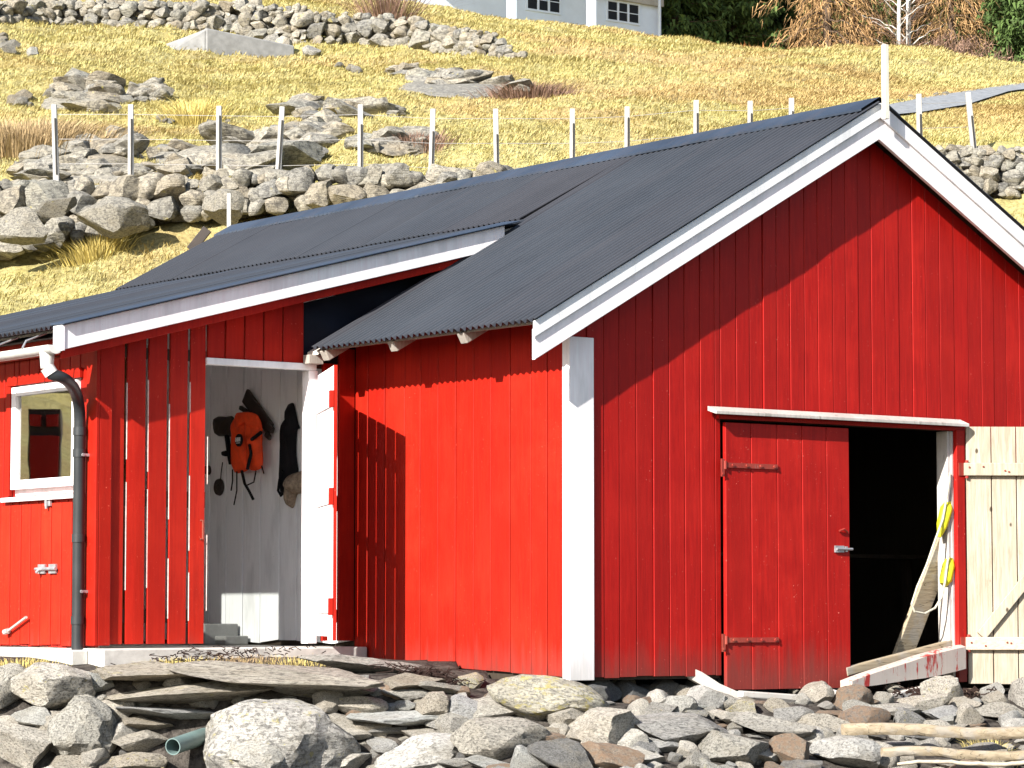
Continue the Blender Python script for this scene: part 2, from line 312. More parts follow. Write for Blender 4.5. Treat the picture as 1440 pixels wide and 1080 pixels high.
# ------------------------------------------------------------------ terrain
CR = [(-60, 24), (-14.4, 19.3), (-7.8, 18.4), (-2.4, 17.75), (-1.4, 17.55), (4.2, 16.85), (7.2, 16.45), (10.4, 16.4), (12.2, 15.85), (14.4, 15.0), (20, 13), (60, 6)]
PATH = None
def H(x, y, detail=True):
    x = np.asarray(x, float); y = np.asarray(y, float); r, t = to_rt(x, y)
    zc = np.interp(r, [a for a, _ in CR], [b for _, b in CR])
    lowr = np.interp(r, [-30, -6.2, -4.5, -3.3, -1, 6, 30], [4.2, 4.62, 5.05, 5.3, 5.4, 5.45, 5.2])    # foot of the lower stone wall (t = 36)
    topr = np.interp(r, [-30, -6.2, 0, 6, 30], [5.6, 5.72, 5.8, 6.12, 6.0])                               # its top (t = 36.9)
    crest_t = 85 + 2*np.sin(r*.2)
    s = np.clip((t-36.9)/(85-36.9), 0, 1); hill = topr+(zc-topr)*(s*1.04-.04*s*s)
    beyond = zc - .6*ss(86, 92, t) + np.clip(t-112, 0, 60)*.45 + np.clip(t-172, 0, 1e4)*.1
    nat = np.interp(t, [21.5, 24, 29, 33], [0.05, .35, 2.2, 3.55])
    up = np.where(t < 33, nat, np.where(t < 36, 3.55+(lowr-3.55)*(t-33)/3, np.where(t < 36.9, lowr+(topr-lowr)*ss(36.1, 36.75, t), np.where(t < 85, hill, beyond))))
    # dug-in building plot
    dx = np.maximum(np.maximum(-3.0-x, x-6.6), 0); dy = np.maximum(np.maximum(-3-y, y-9.9), 0); d = np.hypot(dx, dy)
    w = 1-ss(.2, 2.2, d); up = up*(1-w)+np.minimum(up, np.where(x < 0, .14, -.16))*w
    # shore bank in front
    t0 = np.where(r > .4, 20.75+.5*(r-.4), 20.75); left = 1-ss(-1.3, .2, r)
    lz = .13-.9*ss(.0, .95, 21.15-t)-.25*ss(1, 4, 21.15-t)-.3*ss(4, 9, 21.15-t)
    rz = -.17-.34*np.clip(t0-t, 0, 1.5)-.12*np.clip(t0-t-1.5, 0, 5)
    front = lz*left+rz*(1-left)
    plate = np.where(x < -.05, .13, -.17)
    fmask = 1-ss(21.2, 22.4, t-np.maximum(r-.4, 0)*.6)
    z = np.where(t < 27, np.minimum(up, up*(1-fmask)+front*fmask), up)
    if detail:
        hm = ss(31, 34, t)
        if PATH is not None:
            pd = np.full(np.shape(x), 9.)
            near = (t > 38) & (r > 3.5) & (r < 16)
            if np.ndim(x) and near.any():
                xa, ya = np.broadcast_arrays(x, y); q = np.full(near.sum(), 9.); xn = xa[near]; yn = ya[near]
                for a_, b_ in PATH: q = np.minimum(q, np.hypot(xn-a_, yn-b_))
                pd[near] = q
            z = z-.03*(1-ss(2.3, 2.9, pd)); hm = hm*ss(2.3, 4., pd)
            z = z+(ss(31, 34, t)-hm)*0
        z = z+hm*(fbm(x*.12, y*.12, 3, 3)*1.0*ss(38, 50, t)*(1-ss(72, 84, t)) + fbm(x*.5, y*.5, 5, 4)*.38*(1-.5*ss(80, 86, t)) + fbm(x*2.2, y*2.2, 9, 3)*.24+fbm(x*5.5, y*5.5, 13, 2)*.09)
        z = z+(1-ss(31, 34, t))*fbm(x*1.3, y*1.3, 21, 3)*.07
    return z
def hit(px, py, t0=18., t1=110.):
    d = ray(px, py); fh = d[0]*_s+d[1]*_c
    ts = np.concatenate([np.arange(t0, 40, .04), np.arange(40, t1, .1)]); P = CAM[None]+d[None]*(ts/fh)[:, None]
    g = H(P[:, 0], P[:, 1]) ; k = np.argmax(P[:, 2] < g)
    if not (P[:, 2] < g).any(): k = len(ts)-1
    return Vector((P[k, 0], P[k, 1], g[k])), ts[k]
def axis(segs):
    o = []
    for a, b, st in segs: o += list(np.arange(a, b, st))
    return np.array(o+[segs[-1][1]])
up_e = [(1180, 170), (1250, 147), (1300, 137), (1360, 128), (1420, 119), (1500, 110)]; lo_e = [(1180, 180), (1250, 162), (1300, 157), (1360, 147), (1420, 128), (1500, 118)]
_d = H; _pts = []
def hit_smooth(px, py):
    d = ray(px, py); fh = d[0]*_s+d[1]*_c; ts = np.arange(38, 110, .05); P = CAM[None]+d[None]*(ts/fh)[:, None]; g = H(P[:, 0], P[:, 1], False); k = np.argmax(P[:, 2] < g); return (P[k, 0], P[k, 1], g[k])
for k in range(45):
    px = 1180+k*7.2; _pts.append(hit_smooth(px, .5*(np.interp(px, [a for a, _ in up_e], [b for _, b in up_e])+np.interp(px, [a for a, _ in lo_e], [b for _, b in lo_e]))))
PATH_C = [(a, b) for a, b, c in _pts]; PATH = PATH_C
tt = axis([(-60, 10, 5), (10, 18, .5), (18, 22, .08), (22, 31, .25), (31, 50, .11), (50, 88, .16), (88, 115, 1), (115, 300, 8), (300, 900, 60)])
rr_ = axis([(-600, -60, 40), (-60, -20, 3), (-20, -8, .3), (-8, 8, .11), (8, 20, .2), (20, 60, 3), (60, 600, 40)])
TT, RR = np.meshgrid(tt, rr_, indexing='ij'); X, Y = rt(RR, TT); Z = H(X, Y)
nT, nR = TT.shape; idx = np.arange(nT*nR).reshape(nT, nR)
F = np.stack([idx[:-1, :-1], idx[:-1, 1:], idx[1:, 1:], idx[1:, :-1]], -1).reshape(-1, 4)
me = np_mesh('ground', np.stack([X, Y, Z], -1).reshape(-1, 3), F); me.polygons.foreach_set('use_smooth', [True]*len(me.polygons))
tag(link_mesh('ground', me, GROUND), kind='structure')
# gravel path on the hill at the right
V = []; F = []
for i in range(49):
    q = i/48*(len(up_e)-1); k = min(int(q), len(up_e)-2); f = q-k
    for j in range(9):
        e = [[a[0]+(b[0]-a[0])*f, a[1]+(b[1]-a[1])*f] for a, b in ((lo_e[k], lo_e[k+1]), (up_e[k], up_e[k+1]))]
        px = e[0][0]+(e[1][0]-e[0][0])*j/8; py = e[0][1]+(e[1][1]-e[0][1])*j/8; p = hit_smooth(px, py)
        V.append([p[0], p[1], p[2]+.005])
for i in range(48):
    for j in range(8): a = i*9+j; F.append((a, a+1, a+10, a+9))
me = bpy.data.meshes.new('gravel_path'); me.from_pydata(V, [], F)
GRAV = M_simple('gravel', (.22, .23, .24), .95, 0, .4, 10, 1, .1)
tag(link_mesh('gravel_path', me, GRAV), kind='structure')
# ------------------------------------------------------------------ rocks
def rock_arrays(seed, sub=3, cuts=14, flat=1., lo=.55, hi=.92, nz=.05):
    bm = bmesh.new(); bmesh.ops.create_icosphere(bm, subdivisions=sub, radius=1); V = np.array([v.co[:] for v in bm.verts]); F = np.array([[v.index for v in f.verts] for f in bm.faces]); bm.free()
    g = np.random.default_rng(seed)
    for i in range(cuts):
        n = g.normal(size=3); n /= np.linalg.norm(n); d = g.uniform(lo, hi); k = V@n; V = V-np.outer(np.maximum(k-d, 0)*1.0, n)
    for s_, a in ((1.7, nz*1.6), (4, nz), (9, nz*.5), (18, nz*.22)):
        o = fbm(V[:, 0]*s_+seed*3.1+V[:, 2]*s_*.7, V[:, 1]*s_-V[:, 2]*s_*.8+seed, seed % 50, 2)+fbm(V[:, 2]*s_+7, V[:, 0]*s_*.6+V[:, 1]*s_, seed % 31+9, 2)
        V = V*(1+a*o[:, None]*1.6)
    V = V/np.abs(V).max(0)*np.array([1, 1, flat]); return V, F
RK = [rock_arrays(100+i, 4, 16 if i % 2 else 24, .72, .42 if i % 3 else .62, .82, .035) for i in range(12)]
RK += [rock_arrays(150+i, 4, 9, .72, .72, .95, .07) for i in range(4)]
SL = [rock_arrays(200+i, 4, 16, 1, .40, .72, .05) for i in range(6)]
SMALL = [rock_arrays(300+i, 3, 14, .8, .5, .85, .04) for i in range(10)]
RKM = {}
def rock_mesh(kind, i, m):
    key = (kind, i, m.name)
    if key not in RKM:
        V, F = {'r': RK, 's': SL, 'c': SMALL}[kind][i]
        me = np_mesh('stone', V, F); me.polygons.foreach_set('use_smooth', [True]*len(F)); me.set_sharp_from_angle(angle=math.radians(22)); me.materials.append(m); RKM[key] = me
    return RKM[key]
def stone(name, kind, i, m, loc, size, rot, label, cat='stone', group=None):
    o = bpy.data.objects.new(name, rock_mesh(kind, i, m)); COL.objects.link(o); o.location = loc; o.scale = size; o.rotation_euler = rot
    return tag(o, label, cat, group)
def merge_rocks(name, items, m, src=None):   # items: (variant arrays, loc, scale(3), rot euler)
    Vs = []; Fs = []; Rs = []; n = 0
    for (V, F), loc, sc, rot in items:
        R = np.array(Euler(rot).to_matrix()); W = (V*np.array(sc))@R.T+np.array(loc); Vs.append(W); Fs.append(F+n); n += len(V); Rs.append(np.full(len(F), random.random()))
    F = np.concatenate(Fs); me = np_mesh(name, np.concatenate(Vs), F, np.concatenate(Rs)); me.polygons.foreach_set('use_smooth', [True]*len(F)); me.set_sharp_from_angle(angle=math.radians(35))
    return link_mesh(name, me, m)
YR = YAW   # view-facing rotation so local x runs across the view
def place(px, py, w, h, kind='r', i=None, m=None, label='', tilt=0., depth=None, spin=None, name='boulder', dt=0., group=None, flatz=None, cat='boulder'):
    p, t = hit(px, min(py+h*.25, 1150), 18, 40) if depth is None else (None, depth)
    if p is None:
        d = ray(px, py); fh = d[0]*_s+d[1]*_c; c = CAM+d*(depth/fh)
    else:
        d = ray(px, py); fh = d[0]*_s+d[1]*_c; c = CAM+d*((t+dt)/fh); t = t+dt
    k = t/FPX; sx = w*k/2*1.06; sz = h*k/2*1.08/(.72 if kind == 'r' else (.8 if kind == 'c' else 1)); sy = (sx*.62+sz*.38)
    return stone(name, kind, random.randrange({'r': 12, 's': 6, 'c': 10}[kind]) if i is None else i, m or ROCK, c, (sx, sy, sz), (random.uniform(-.12, .12), tilt, -YR+(random.uniform(-.2, .2) if spin is None else spin)), label, cat, group)
exec_rocks = []
big = [  # px, py, w, h, kind, variant, material, tilt, label
 (72, 962, 150, 72, 'r', 0, ROCKL, 0, 'large squared grey boulder at the left end of the retaining bank'),
 (8, 968, 70, 66, 'r', 3, ROCK, 0, 'grey block cut by the left edge of the photo, beside the large squared boulder'),
 (285, 972, 262, 34, 's', 0, ROCKL, -.06, 'long pale flat slab with a yellow lichen spot, above the round boulder'),
 (238, 1002, 156, 22, 's', 1, ROCKP, .05, 'thin pale slab lying under the long flat slab'),
 (196, 1018, 92, 18, 's', 2, ROCK, .08, 'short thin slab, middle of the stack beside the round boulder'),
 (190, 1042, 92, 30, 's', 3, ROCK, -.04, 'stubby slab at the bottom of the stack, left of the pipe'),
 (116, 1026, 100, 94, 'r', 15, ROCK, 0, 'round speckled boulder left of the drain pipe'),
 (50, 1014, 70, 40, 'r', 2, ROCKP, .1, 'small pale wedge stone left of the round speckled boulder'),
 (34, 1050, 92, 56, 'r', 4, ROCK, .2, 'angular grey stone in the lower left corner'),
 (386, 1056, 228, 142, 'r', 13, ROCKL, 0, 'largest boulder of the shore, pale with a yellow lichen patch'),
 (360, 1066, 92, 60, 'r', 14, ROCKP, 0, 'smooth bluish stone leaning on the front of the largest boulder'),
 (110, 1078, 90, 34, 'r', 8, ROCK, 0, 'low grey stone at the bottom edge below the round boulder'),
 (200, 1074, 100, 34, 'r', 9, ROCKL, 0, 'mottled stone at the bottom edge under the drain pipe'),
 (470, 1072, 120, 40, 'r', 10, ROCKP, 0, 'pale stone at the bottom edge right of the largest boulder'),
 (512, 936, 176, 30, 's', 4, ROCK, .02, 'dark edged flat slab at the foot of the shaded side wall'),
 (400, 948, 300, 34, 's', 5, ROCK, .03, 'broad flat slab in front of the open white doorway'),
 (210, 944, 240, 28, 's', 2, ROCKL, 0, 'rough low slab below the slatted wall'),
 (455, 968, 190, 32, 's', 0, ROCKL, .05, 'brownish layered slab right of the long pale slab'),
 (560, 1008, 150, 30, 's', 1, ROCKP, 0, 'pale slab left of centre, just under the brown grassy gap'),
 (500, 992, 90, 34, 'r', 1, ROCKL, .1, 'wedge stone with yellow stain above the pale slab'),
 (770, 984, 168, 62, 'r', 12, ROCKY, .12, 'boulder covered in yellow lichen in front of the white corner post'),
 (694, 996, 84, 34, 'c', 1, ROCKP, -.15, 'smooth almost white stone left of the yellow boulder'),
 (600, 1064, 150, 62, 'r', 15, ROCKP, -.15, 'large white rounded stone at the bottom edge, left of centre'),
 (700, 1040, 150, 62, 'r', 3, ROCK, .1, 'domed striped stone below the smooth white stone'),
 (792, 1068, 100, 56, 'r', 2, ROCKD, .3, 'dark pointed stone at the bottom edge near the centre'),
 (852, 1024, 130, 66, 'r', 5, ROCKP, .15, 'pale broken stone below the white corner post'),
 (945, 1026, 180, 50, 's', 3, ROCK, .1, 'wide layered stone below the left end of the gable'),
 (860, 1070, 110, 46, 'r', 6, ROCKB, .1, 'brown pointed stone at the bottom edge below the gable corner'),
 (620, 968, 80, 20, 's', 4, ROCKL, 0, 'thin slab against the foot of the bright red side wall'),
 (570, 958, 110, 24, 's', 2, ROCK, 0, 'grey slab at the foot of the side wall beside the shadow'),
 (655, 958, 50, 22, 'c', 2, ROCKY, 0, 'small yellow stained stone under the bright red side wall'),
 (872, 976, 44, 44, 'c', 3, ROCKP, 0, 'round white cobble right of the white corner post'),
 (898, 1000, 36, 34, 'c', 4, ROCKP, 0, 'pale cobble below the round white cobble'),
 (926, 986, 38, 36, 'c', 5, ROCKP, 0, 'squarish pale stone under the gable wall'),
 (968, 978, 52, 34, 'c', 6, ROCK, 0, 'banded round cobble under the gable wall'),
 (905, 972, 26, 24, 'c', 7, ROCKP, 0, 'small white pebble between the cobbles under the gable'),
 (1044, 998, 50, 28, 'c', 8, ROCKY, 0, 'yellow tinged cobble in front of the low pale boards'),
 (1112, 1010, 60, 34, 'c', 9, ROCK, 0, 'speckled cobble below the closed door'),
 (1085, 1020, 120, 36, 's', 5, ROCK, 0, 'flat striped stone in the bank below the closed door'),
 (1112, 1060, 74, 54, 'r', 8, ROCKB, -.2, 'rusty brown stone near the bottom edge left of the driftwood'),
 (1196, 1060, 110, 52, 'r', 9, ROCKP, .1, 'large pale striped stone at the bottom edge left of the driftwood logs'),
 (1030, 1056, 110, 52, 'r', 10, ROCK, .1, 'rounded grey stone at the bottom edge below the gable'),
 (1160, 1022, 80, 34, 'c', 0, ROCK, 0, 'mottled round stone touching the left end of the driftwood log'),
 (1302, 992, 76, 40, 'r', 7, ROCKL, 0, 'peaked grey stone in front of the red and white plank'),
 (1352, 990, 50, 28, 'c', 1, ROCKP, 0, 'pale stone right of the peaked grey stone'),
 (1250, 998, 90, 30, 's', 1, ROCK, 0, 'low flat stone in front of the dark doorway'),
 (1400, 1002, 80, 28, 'r', 2, ROCK, 0, 'grey stone under the pale open door'),
 (1430, 1024, 50, 26, 'c', 3, ROCKP, 0, 'pale stone by the right edge of the photo'),
]
occ = []
for k, (px, py, w, h, kind, i, m, tilt, lab) in enumerate(big):
    place(px, py, w, h, kind, i, m, lab, tilt, name='slab' if kind == 's' else ('boulder' if w > 60 else 'cobble'), cat='stone slab' if kind == 's' else ('boulder' if w > 60 else 'cobble'), dt=-.38 if px == 360 else 0)
    occ.append((px, py, w, h))
# loose fill stones between the large ones
zones = [(0, 300, 'among the slabs left of the drain pipe'), (300, 560, 'around the largest boulder'), (560, 830, 'below the bright red side wall'), (830, 1010, 'below the left part of the gable'), (1010, 1200, 'below the closed red door'), (1200, 1460, 'around the driftwood logs')]
sizes = [('small', 22, 34), ('middling', 38, 66), ('tiny', 12, 20)]
cnt = 0
for att in range(1200):
    px = random.uniform(-10, 1450); u = random.random(); sz = sizes[0] if u < .36 else (sizes[1] if u < .76 else sizes[2])
    ylo = 938 if px < 480 else (950 if px < 600 else 962); ylo += 6 if px > 1000 else 0
    if px < 480 and random.random() < .45: continue
    py = ylo+(1095-ylo)*random.random(); w = random.uniform(sz[1], sz[2]); h = w*random.uniform(.5, .85)
    bad = any(abs(px-a) < (c/2)*.62 and abs(py-b) < (d/2)*.62 for a, b, c, d in occ) or (218 < px < 285 and 1022 < py < 1075) 
    if bad: continue
    z = [q for q in zones if px < q[1]][0][2]
    tone = random.choice([(ROCK, 'grey'), (ROCKP, 'pale'), (ROCKL, 'lichen flecked'), (ROCKD, 'dark'), (ROCKP, 'pale'), (ROCK, 'grey'), (ROCKP, 'pale'), (ROCK, 'grey'), (ROCKB, 'brownish')])
    kd = random.choice('ccrrsss'); h = h*(.62 if kd == 's' else 1); place(px, py+h*.1, w*(1.25 if kd == 's' else 1), h, kd, None, tone[0], '%s %s stone lying %s' % (sz[0], tone[1], z), random.uniform(-.3, .3)*(.5 if kd == 's' else 1), spin=random.uniform(-3, 3) if kd != 's' else random.uniform(-.4, .4), name='cobble', group='%s stones %s' % (tone[1], z), cat='stone', dt=random.uniform(-.05, .1))
    occ.append((px, py, w*.9, h*.9)); cnt += 1
    if cnt > 285: break
# ------------------------------------------------------------------ the boathouse
XP, ZP, XE, ZE, OY = 2.835, 4.346, -.475, 2.485, -.20
SM = (ZP-ZE)/(XP-XE); XB, ZB = 1.58, ZP-(2.835-1.58)*SM
XV, ZV = -2.66, 2.54; SA = (ZB-ZV)/(XB-XV); YA = 2.739; YV = 2.48; YL = 9.27; WA = -2.257; YM = 2.60
def rM(x): return ZP-abs(x-XP)*SM
def rA(x): return ZB-(XB-x)*SA
XR = 2*XP
BH = empty('boathouse', (0, 0, 0), 'red plank boathouse with dark corrugated roof, white trim and a low annexe', 'boathouse')
def boards(mb, o, u, n, u0, u1, zb, zt, w=.15, gap=.003, th=.022, jit=.004, wj=.02, lap=0):
    """vertical boards on the line o+u*s; n = outward normal; zb/zt are functions of s"""
    o = Vector(o); u = Vector(u); n = Vector(n); s = u0
    while s < u1-.01:
        ww = w*(1+random.uniform(-wj, wj)*4); e = min(s+ww, u1)
        if u1-e < .04: e = u1
        a, b = s+gap/2, e-gap/2; d0 = random.uniform(-jit, jit); d1 = random.uniform(-jit, jit); c = .0035
        jz = random.uniform(-.006, .006)
        prof = [(a, -th, 0), (b, -th, 0), (b, d1-c, 0), (b-c, d1, 0), (a+c, d0, 0), (a, d0-c, 0)]
        V = []
        for lev in (0, 1):
            for q, dd, _ in prof:
                z = (zb(q)+jz) if lev == 0 else zt(q)
                p = o+u*q+n*dd; V.append((p.x, p.y, z))
        mb.add(V, [tuple(range(6))[::-1], tuple(range(6, 12))]+[(k, (k+1) % 6, (k+1) % 6+6, k+6) for k in range(6)]); s = e
    return mb
C = lambda z: (lambda s: z)
VX, VY = (1, 0, 0), (0, 1, 0)
# gable wall with door opening x 1.37..3.80
DX0, DX1, DXM, DZ = 1.405, 3.74, 2.635, 1.885
g = MB(); zg = lambda s: rM(s)-.20
boards(g, (0,0,0), VX, (0,-1,0), .0, DX0-.01, C(.02), zg, .148, .005, jit=.0045)
boards(g, (0,0,0), VX, (0,-1,0), DX0-.01, DX1+.06, C(DZ+.03), zg, .142, .005, jit=.0045)
boards(g, (0,0,0), VX, (0,-1,0), DX1+.06, XR, C(.0), zg, .148, .003, jit=.005)
g.build('gable_wall', REDG, BH, 25)
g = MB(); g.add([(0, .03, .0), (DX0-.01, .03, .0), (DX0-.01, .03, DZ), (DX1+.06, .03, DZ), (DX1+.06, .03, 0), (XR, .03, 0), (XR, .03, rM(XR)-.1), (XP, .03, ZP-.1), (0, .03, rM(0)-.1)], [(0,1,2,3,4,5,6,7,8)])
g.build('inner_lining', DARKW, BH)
g = MB(); boards(g, (0,0,0), VY, (-1,0,0), .0, YA-.0, lambda s: .02+.04*s, lambda s: 2.66, .23, .011, jit=.003, wj=.07)
g.build('side_wall', RED, BH, 25)
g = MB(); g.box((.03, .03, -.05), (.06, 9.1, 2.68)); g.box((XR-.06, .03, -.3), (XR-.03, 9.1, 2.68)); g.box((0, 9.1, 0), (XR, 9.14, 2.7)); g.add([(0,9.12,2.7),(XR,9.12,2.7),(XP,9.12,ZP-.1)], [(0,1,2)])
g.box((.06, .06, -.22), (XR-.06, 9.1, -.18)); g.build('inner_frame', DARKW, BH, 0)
g = MB(); boards(g, (XR,0,0), VY, (1,0,0), .0, 9.14, C(-.1), C(2.6), .15); g.build('back_side_wall', RED, BH, 25)
# corner boards
g = MB(); g.box((-.03, -.030, -.0), (.19, -.006, 2.42), .2); g.build('corner_board', WHITE, BH, 0, .004)
g = MB(); g.box((-.03, -.004, .0), (-.004, .055, 2.47), .4); g.build('corner_board', WHITE, BH, 0, .004)
g = MB(); g.box((-.50, YM+.02, 2.38), (-.37, YA-.03, 2.45)); g.build('eave_end_board', GREYW, BH, 0, .004)
g = MB(); g.box((XR-.2, -.03, -.1), (XR+.05, -.006, 2.45), .2); g.build('corner_board', WHITE, BH, 0, .004)
# corrugated sheets
def corrugated(name, y0, y1, P0, P1, sheets=1.05, amp=.015, pitch=.072, th=.004, lift=0., jag=.012):
    """profile along y, lines from P0 (x,z) low to P1 (x,z) high"""
    g = MB(); P0 = Vector((P0[0], 0, P0[1])); P1 = Vector((P1[0], 0, P1[1])); d = (P1-P0).normalized(); nn = Vector((-d.z, 0, d.x)); nn = nn if nn.z > 0 else -nn
    y = y0; k = 0
    while y < y1-.01:
        ye = min(y+sheets*random.uniform(.96, 1.0), y1); n = max(4, int((ye-y+.06)/pitch*8)); r = random.random()
        lo = lift+.004*(k % 2)+random.uniform(0, .003); sl = random.uniform(0, jag); ys = [y+(ye+.05-y)*i/n if ye < y1 else y+(ye-y)*i/n for i in range(n+1)]
        V = []
        for yy in ys:
            h = amp*math.cos(2*PI*yy/pitch)
            for (P, off) in ((P0-d*sl, 0), (P1, 0)):
                for tz in (0, -th): q = P+nn*(h+lo+tz+.011); V.append((q.x, yy, q.z))
        F = []
        for i in range(n):
            a = i*4; b = a+4
            F += [(a, b, b+2, a+2), (a+1, a+3, b+3, b+1), (a, a+1, b+1, b), (a+2, b+2, b+3, a+3)]
        F += [(0, 2, 3, 1), (n*4, n*4+1, n*4+3, n*4+2)]
        g.add(V, F, r); y = ye; k += 1
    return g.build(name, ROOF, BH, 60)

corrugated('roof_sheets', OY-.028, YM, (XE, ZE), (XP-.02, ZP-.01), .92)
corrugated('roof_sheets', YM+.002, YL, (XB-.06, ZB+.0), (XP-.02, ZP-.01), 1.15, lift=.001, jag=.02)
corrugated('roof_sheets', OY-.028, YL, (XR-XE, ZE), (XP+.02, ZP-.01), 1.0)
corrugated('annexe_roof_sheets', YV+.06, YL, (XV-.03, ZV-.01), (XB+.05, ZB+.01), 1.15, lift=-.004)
# flat roof underlay keeps the attic dark
g = MB()
def sheet(P0, P1, y0, y1, dz, th=.02):
    g.hexa([(P0[0], y0, P0[1]-dz-th), (P1[0], y0, P1[1]-dz-th), (P1[0], y1, P1[1]-dz-th), (P0[0], y1, P0[1]-dz-th), (P0[0], y0, P0[1]-dz), (P1[0], y0, P1[1]-dz), (P1[0], y1, P1[1]-dz), (P0[0], y1, P0[1]-dz)])
sheet((XE+.06, ZE+.06*SM), (XP, ZP), OY+.05, YM-.02, .022); sheet((XB, ZB), (XP, ZP), YM, YL-.02, .022); sheet((XR-XE-.06, ZE+.06*SM), (XP, ZP), OY+.05, YL-.02, .022)
sheet((XV+.08, rA(XV+.08)), (XB, ZB), YV+.05, YL-.02, .024); g.build('roof_boarding', GREYW, BH, 0)
# ridge cap
g = MB()
for sgn in (-1, 1):
    V = []; n = 250; wv = .20
    for i in range(n+1):
        y = OY+.0+(YL-OY)*i/n; e = wv+.006*math.cos(2*PI*y/.076)+.01*(int(y/1.9) % 2)
        for xx, zz in ((0, .052), (e, .052-e*SM)): V.append((XP+sgn*xx, y, ZP+zz)); 
    for i in range(n+1):
        y = OY+.0+(YL-OY)*i/n; e = wv+.006*math.cos(2*PI*y/.076)+.01*(int(y/1.9) % 2); V.append((XP+sgn*e, y, ZP+.052-e*SM-.016))
    F = [(2*i, 2*i+2, 2*i+3, 2*i+1) for i in range(n)]+[(2*i+1, 2*i+3, 2*(n+1)+i+1, 2*(n+1)+i) for i in range(n)]
    g.add(V, F, .1)
g.build('ridge_cap', FLASH, BH, 30)
# verge flashing along the annexe roof edge
g = MB(); a = XV-.05; b = 1.38
g.hexa([(a, YV-.04, rA(a)+.012), (b, YV-.04, rA(b)+.012), (b, YV+.17, rA(b)+.020), (a, YV+.17, rA(a)+.020), (a, YV-.04, rA(a)+.022), (b, YV-.04, rA(b)+.022), (b, YV+.17, rA(b)+.036), (a, YV+.17, rA(a)+.036)], 0)
g.build('verge_flashing', FLASH, BH, 0, .003)
# bargeboards on the gable: a proud upper board over a lower board, each side
def barge(x0, z0, x1, z1, y0, y1, top, hgt, name, m, par=BH, bev=.004):
    g = MB(); g.hexa([(x0, y0, z0+top-hgt), (x1, y0, z1+top-hgt), (x1, y1, z1+top-hgt), (x0, y1, z0+top-hgt), (x0, y0, z0+top), (x1, y0, z1+top), (x1, y1, z1+top), (x0, y1, z0+top)], random.random())
    return g.build(name, m, par, 0, bev)
xe = XE-.0
for sg in (0, 1):
    fx = (lambda x: x) if sg == 0 else (lambda x: XR-x)
    barge(fx(xe), ZE, XP, ZP, OY-.010, OY+.008, .004, .116, 'upper_bargeboard', WHITED if sg == 0 else WHITE)
    barge(fx(xe+.02), rM(xe+.02), XP, ZP, OY+.010, OY+.045, -.06, .215, 'lower_bargeboard', WHITE)
    g = MB(); x0 = fx(xe-.02); x1 = fx(xe+.14)
    g.box((min(x0,x1), OY-.0, ZE-.20), (max(x0,x1), OY+.03, ZE-.14)) if 0 else None
# roof soffit strip behind boards (red top of wall is in shade)
g = MB(); g.box((fx(xe)-.0, OY+.07, 2.3), (fx(xe)+.02, OY+.1, 2.32)); 
# finial pole
p = un(1241, 150, 1, OY-.035); q = un(1241, 64, 1, OY-.035)
g = MB(); g.box((p[0]-.021, OY-.088, p[2]-.10), (p[0]+.021, OY-.048, q[2])); g.build('finial_pole', M_wood('pale_pole', (.6,.56,.46), (.74,.71,.62), False), BH, 0, .003)
# rafter tails under the eave
for px, yy in ((655, None), (555, None), (462, None)):
    y = un(px, 480, 0, XE+.08)[1]; g = MB(); x0 = XE+.03+random.uniform(0, .03)
    g.bar((x0, y, rM(x0)-.075), (.2, y, rM(.2)-.075), .085, .085, up=(0, 0, 1)); g.build('rafter_tail', GREYW, BH, 0, .006)
g = MB(); g.bar((XE+.10, OY+.1, rM(XE+.1)-.045), (XE+.10, YM, rM(XE+.1)-.045), .07, .022); g.build('eave_batten', GREYW, BH, 0)
g = MB(); g.hexa([(XE+.03, YM-.02, rM(XE+.03)-.055), (1.35, YM-.02, rM(1.35)-.055), (1.35, YA-.006, rM(1.35)-.055), (XE+.03, YA-.006, rM(XE+.03)-.055), (XE+.03, YM-.02, rM(XE+.03)-.025), (1.35, YM-.02, rM(1.35)-.025), (1.35, YA-.006, rM(1.35)-.025), (XE+.03, YA-.006, rM(XE+.03)-.025)]); g.build('roof_edge_batten', M_wood('grey_edge_wood', (.38,.34,.30), (.56,.52,.47), False), BH, 0, .003)
# ---- big doors
def hinge(parent, x, z, ln, y=-.045, m=RUST, plate=True, name='strap_hinge'):
    g = MB(); g.box((x, y-.006, z-.018), (x+ln, y, z+.018))
    for k in range(4): c = x+ln*(.12+k*.27); g.tube([(c, y-.004, z), (c, y-.016, z)], .011, 8)
    g.tube([(x-.012, y-.004, z-.03), (x-.012, y-.004, z+.03)], .012, 8)
    if plate: g.box((x-.05, y-.006, z-.085), (x-.018, y+.002, z+.045)); g.tube([(x-.035, y-.004, z-.065), (x-.035, y-.013, z-.065)], .009, 8)
    return g.build(name, m, parent, 30)
D1 = MB(); boards(D1, (0, -.038, 0), VX, (0,-1,0), DX0, DXM, C(-.085), C(DZ-.02), .247, .004, .03, .002, .01)
D1 = D1.build('closed_door', REDG, BH, 25); tag(D1, 'closed red plank door leaf with rusty strap hinges')
zt = un(1050, 655, 1, -.05)[2]; zb_ = un(1050, 900, 1, -.05)[2]
HM = M_paint('hinge_paint', (.36,.03,.025), (.2,.03,.02), (.4,.1,.06), (.5,.4,.35), wear=.4)
hinge(D1, DX0-.0, zt, .50, m=HM); hinge(D1, DX0-.0, zb_, .50, m=HM)
zl = un(1178, 772, 1, -.05)[2]; g = MB(); g.box((DXM-.16, -.052, zl-.025), (DXM-.07, -.0395, zl+.025)); g.tube([(DXM-.15, -.056, zl), (DXM+.01, -.056, zl)], .010, 8); g.box((DXM-.06, -.058, zl-.02), (DXM-.04, -.0395, zl+.02))
g.build('latch', GALV, D1, 30)
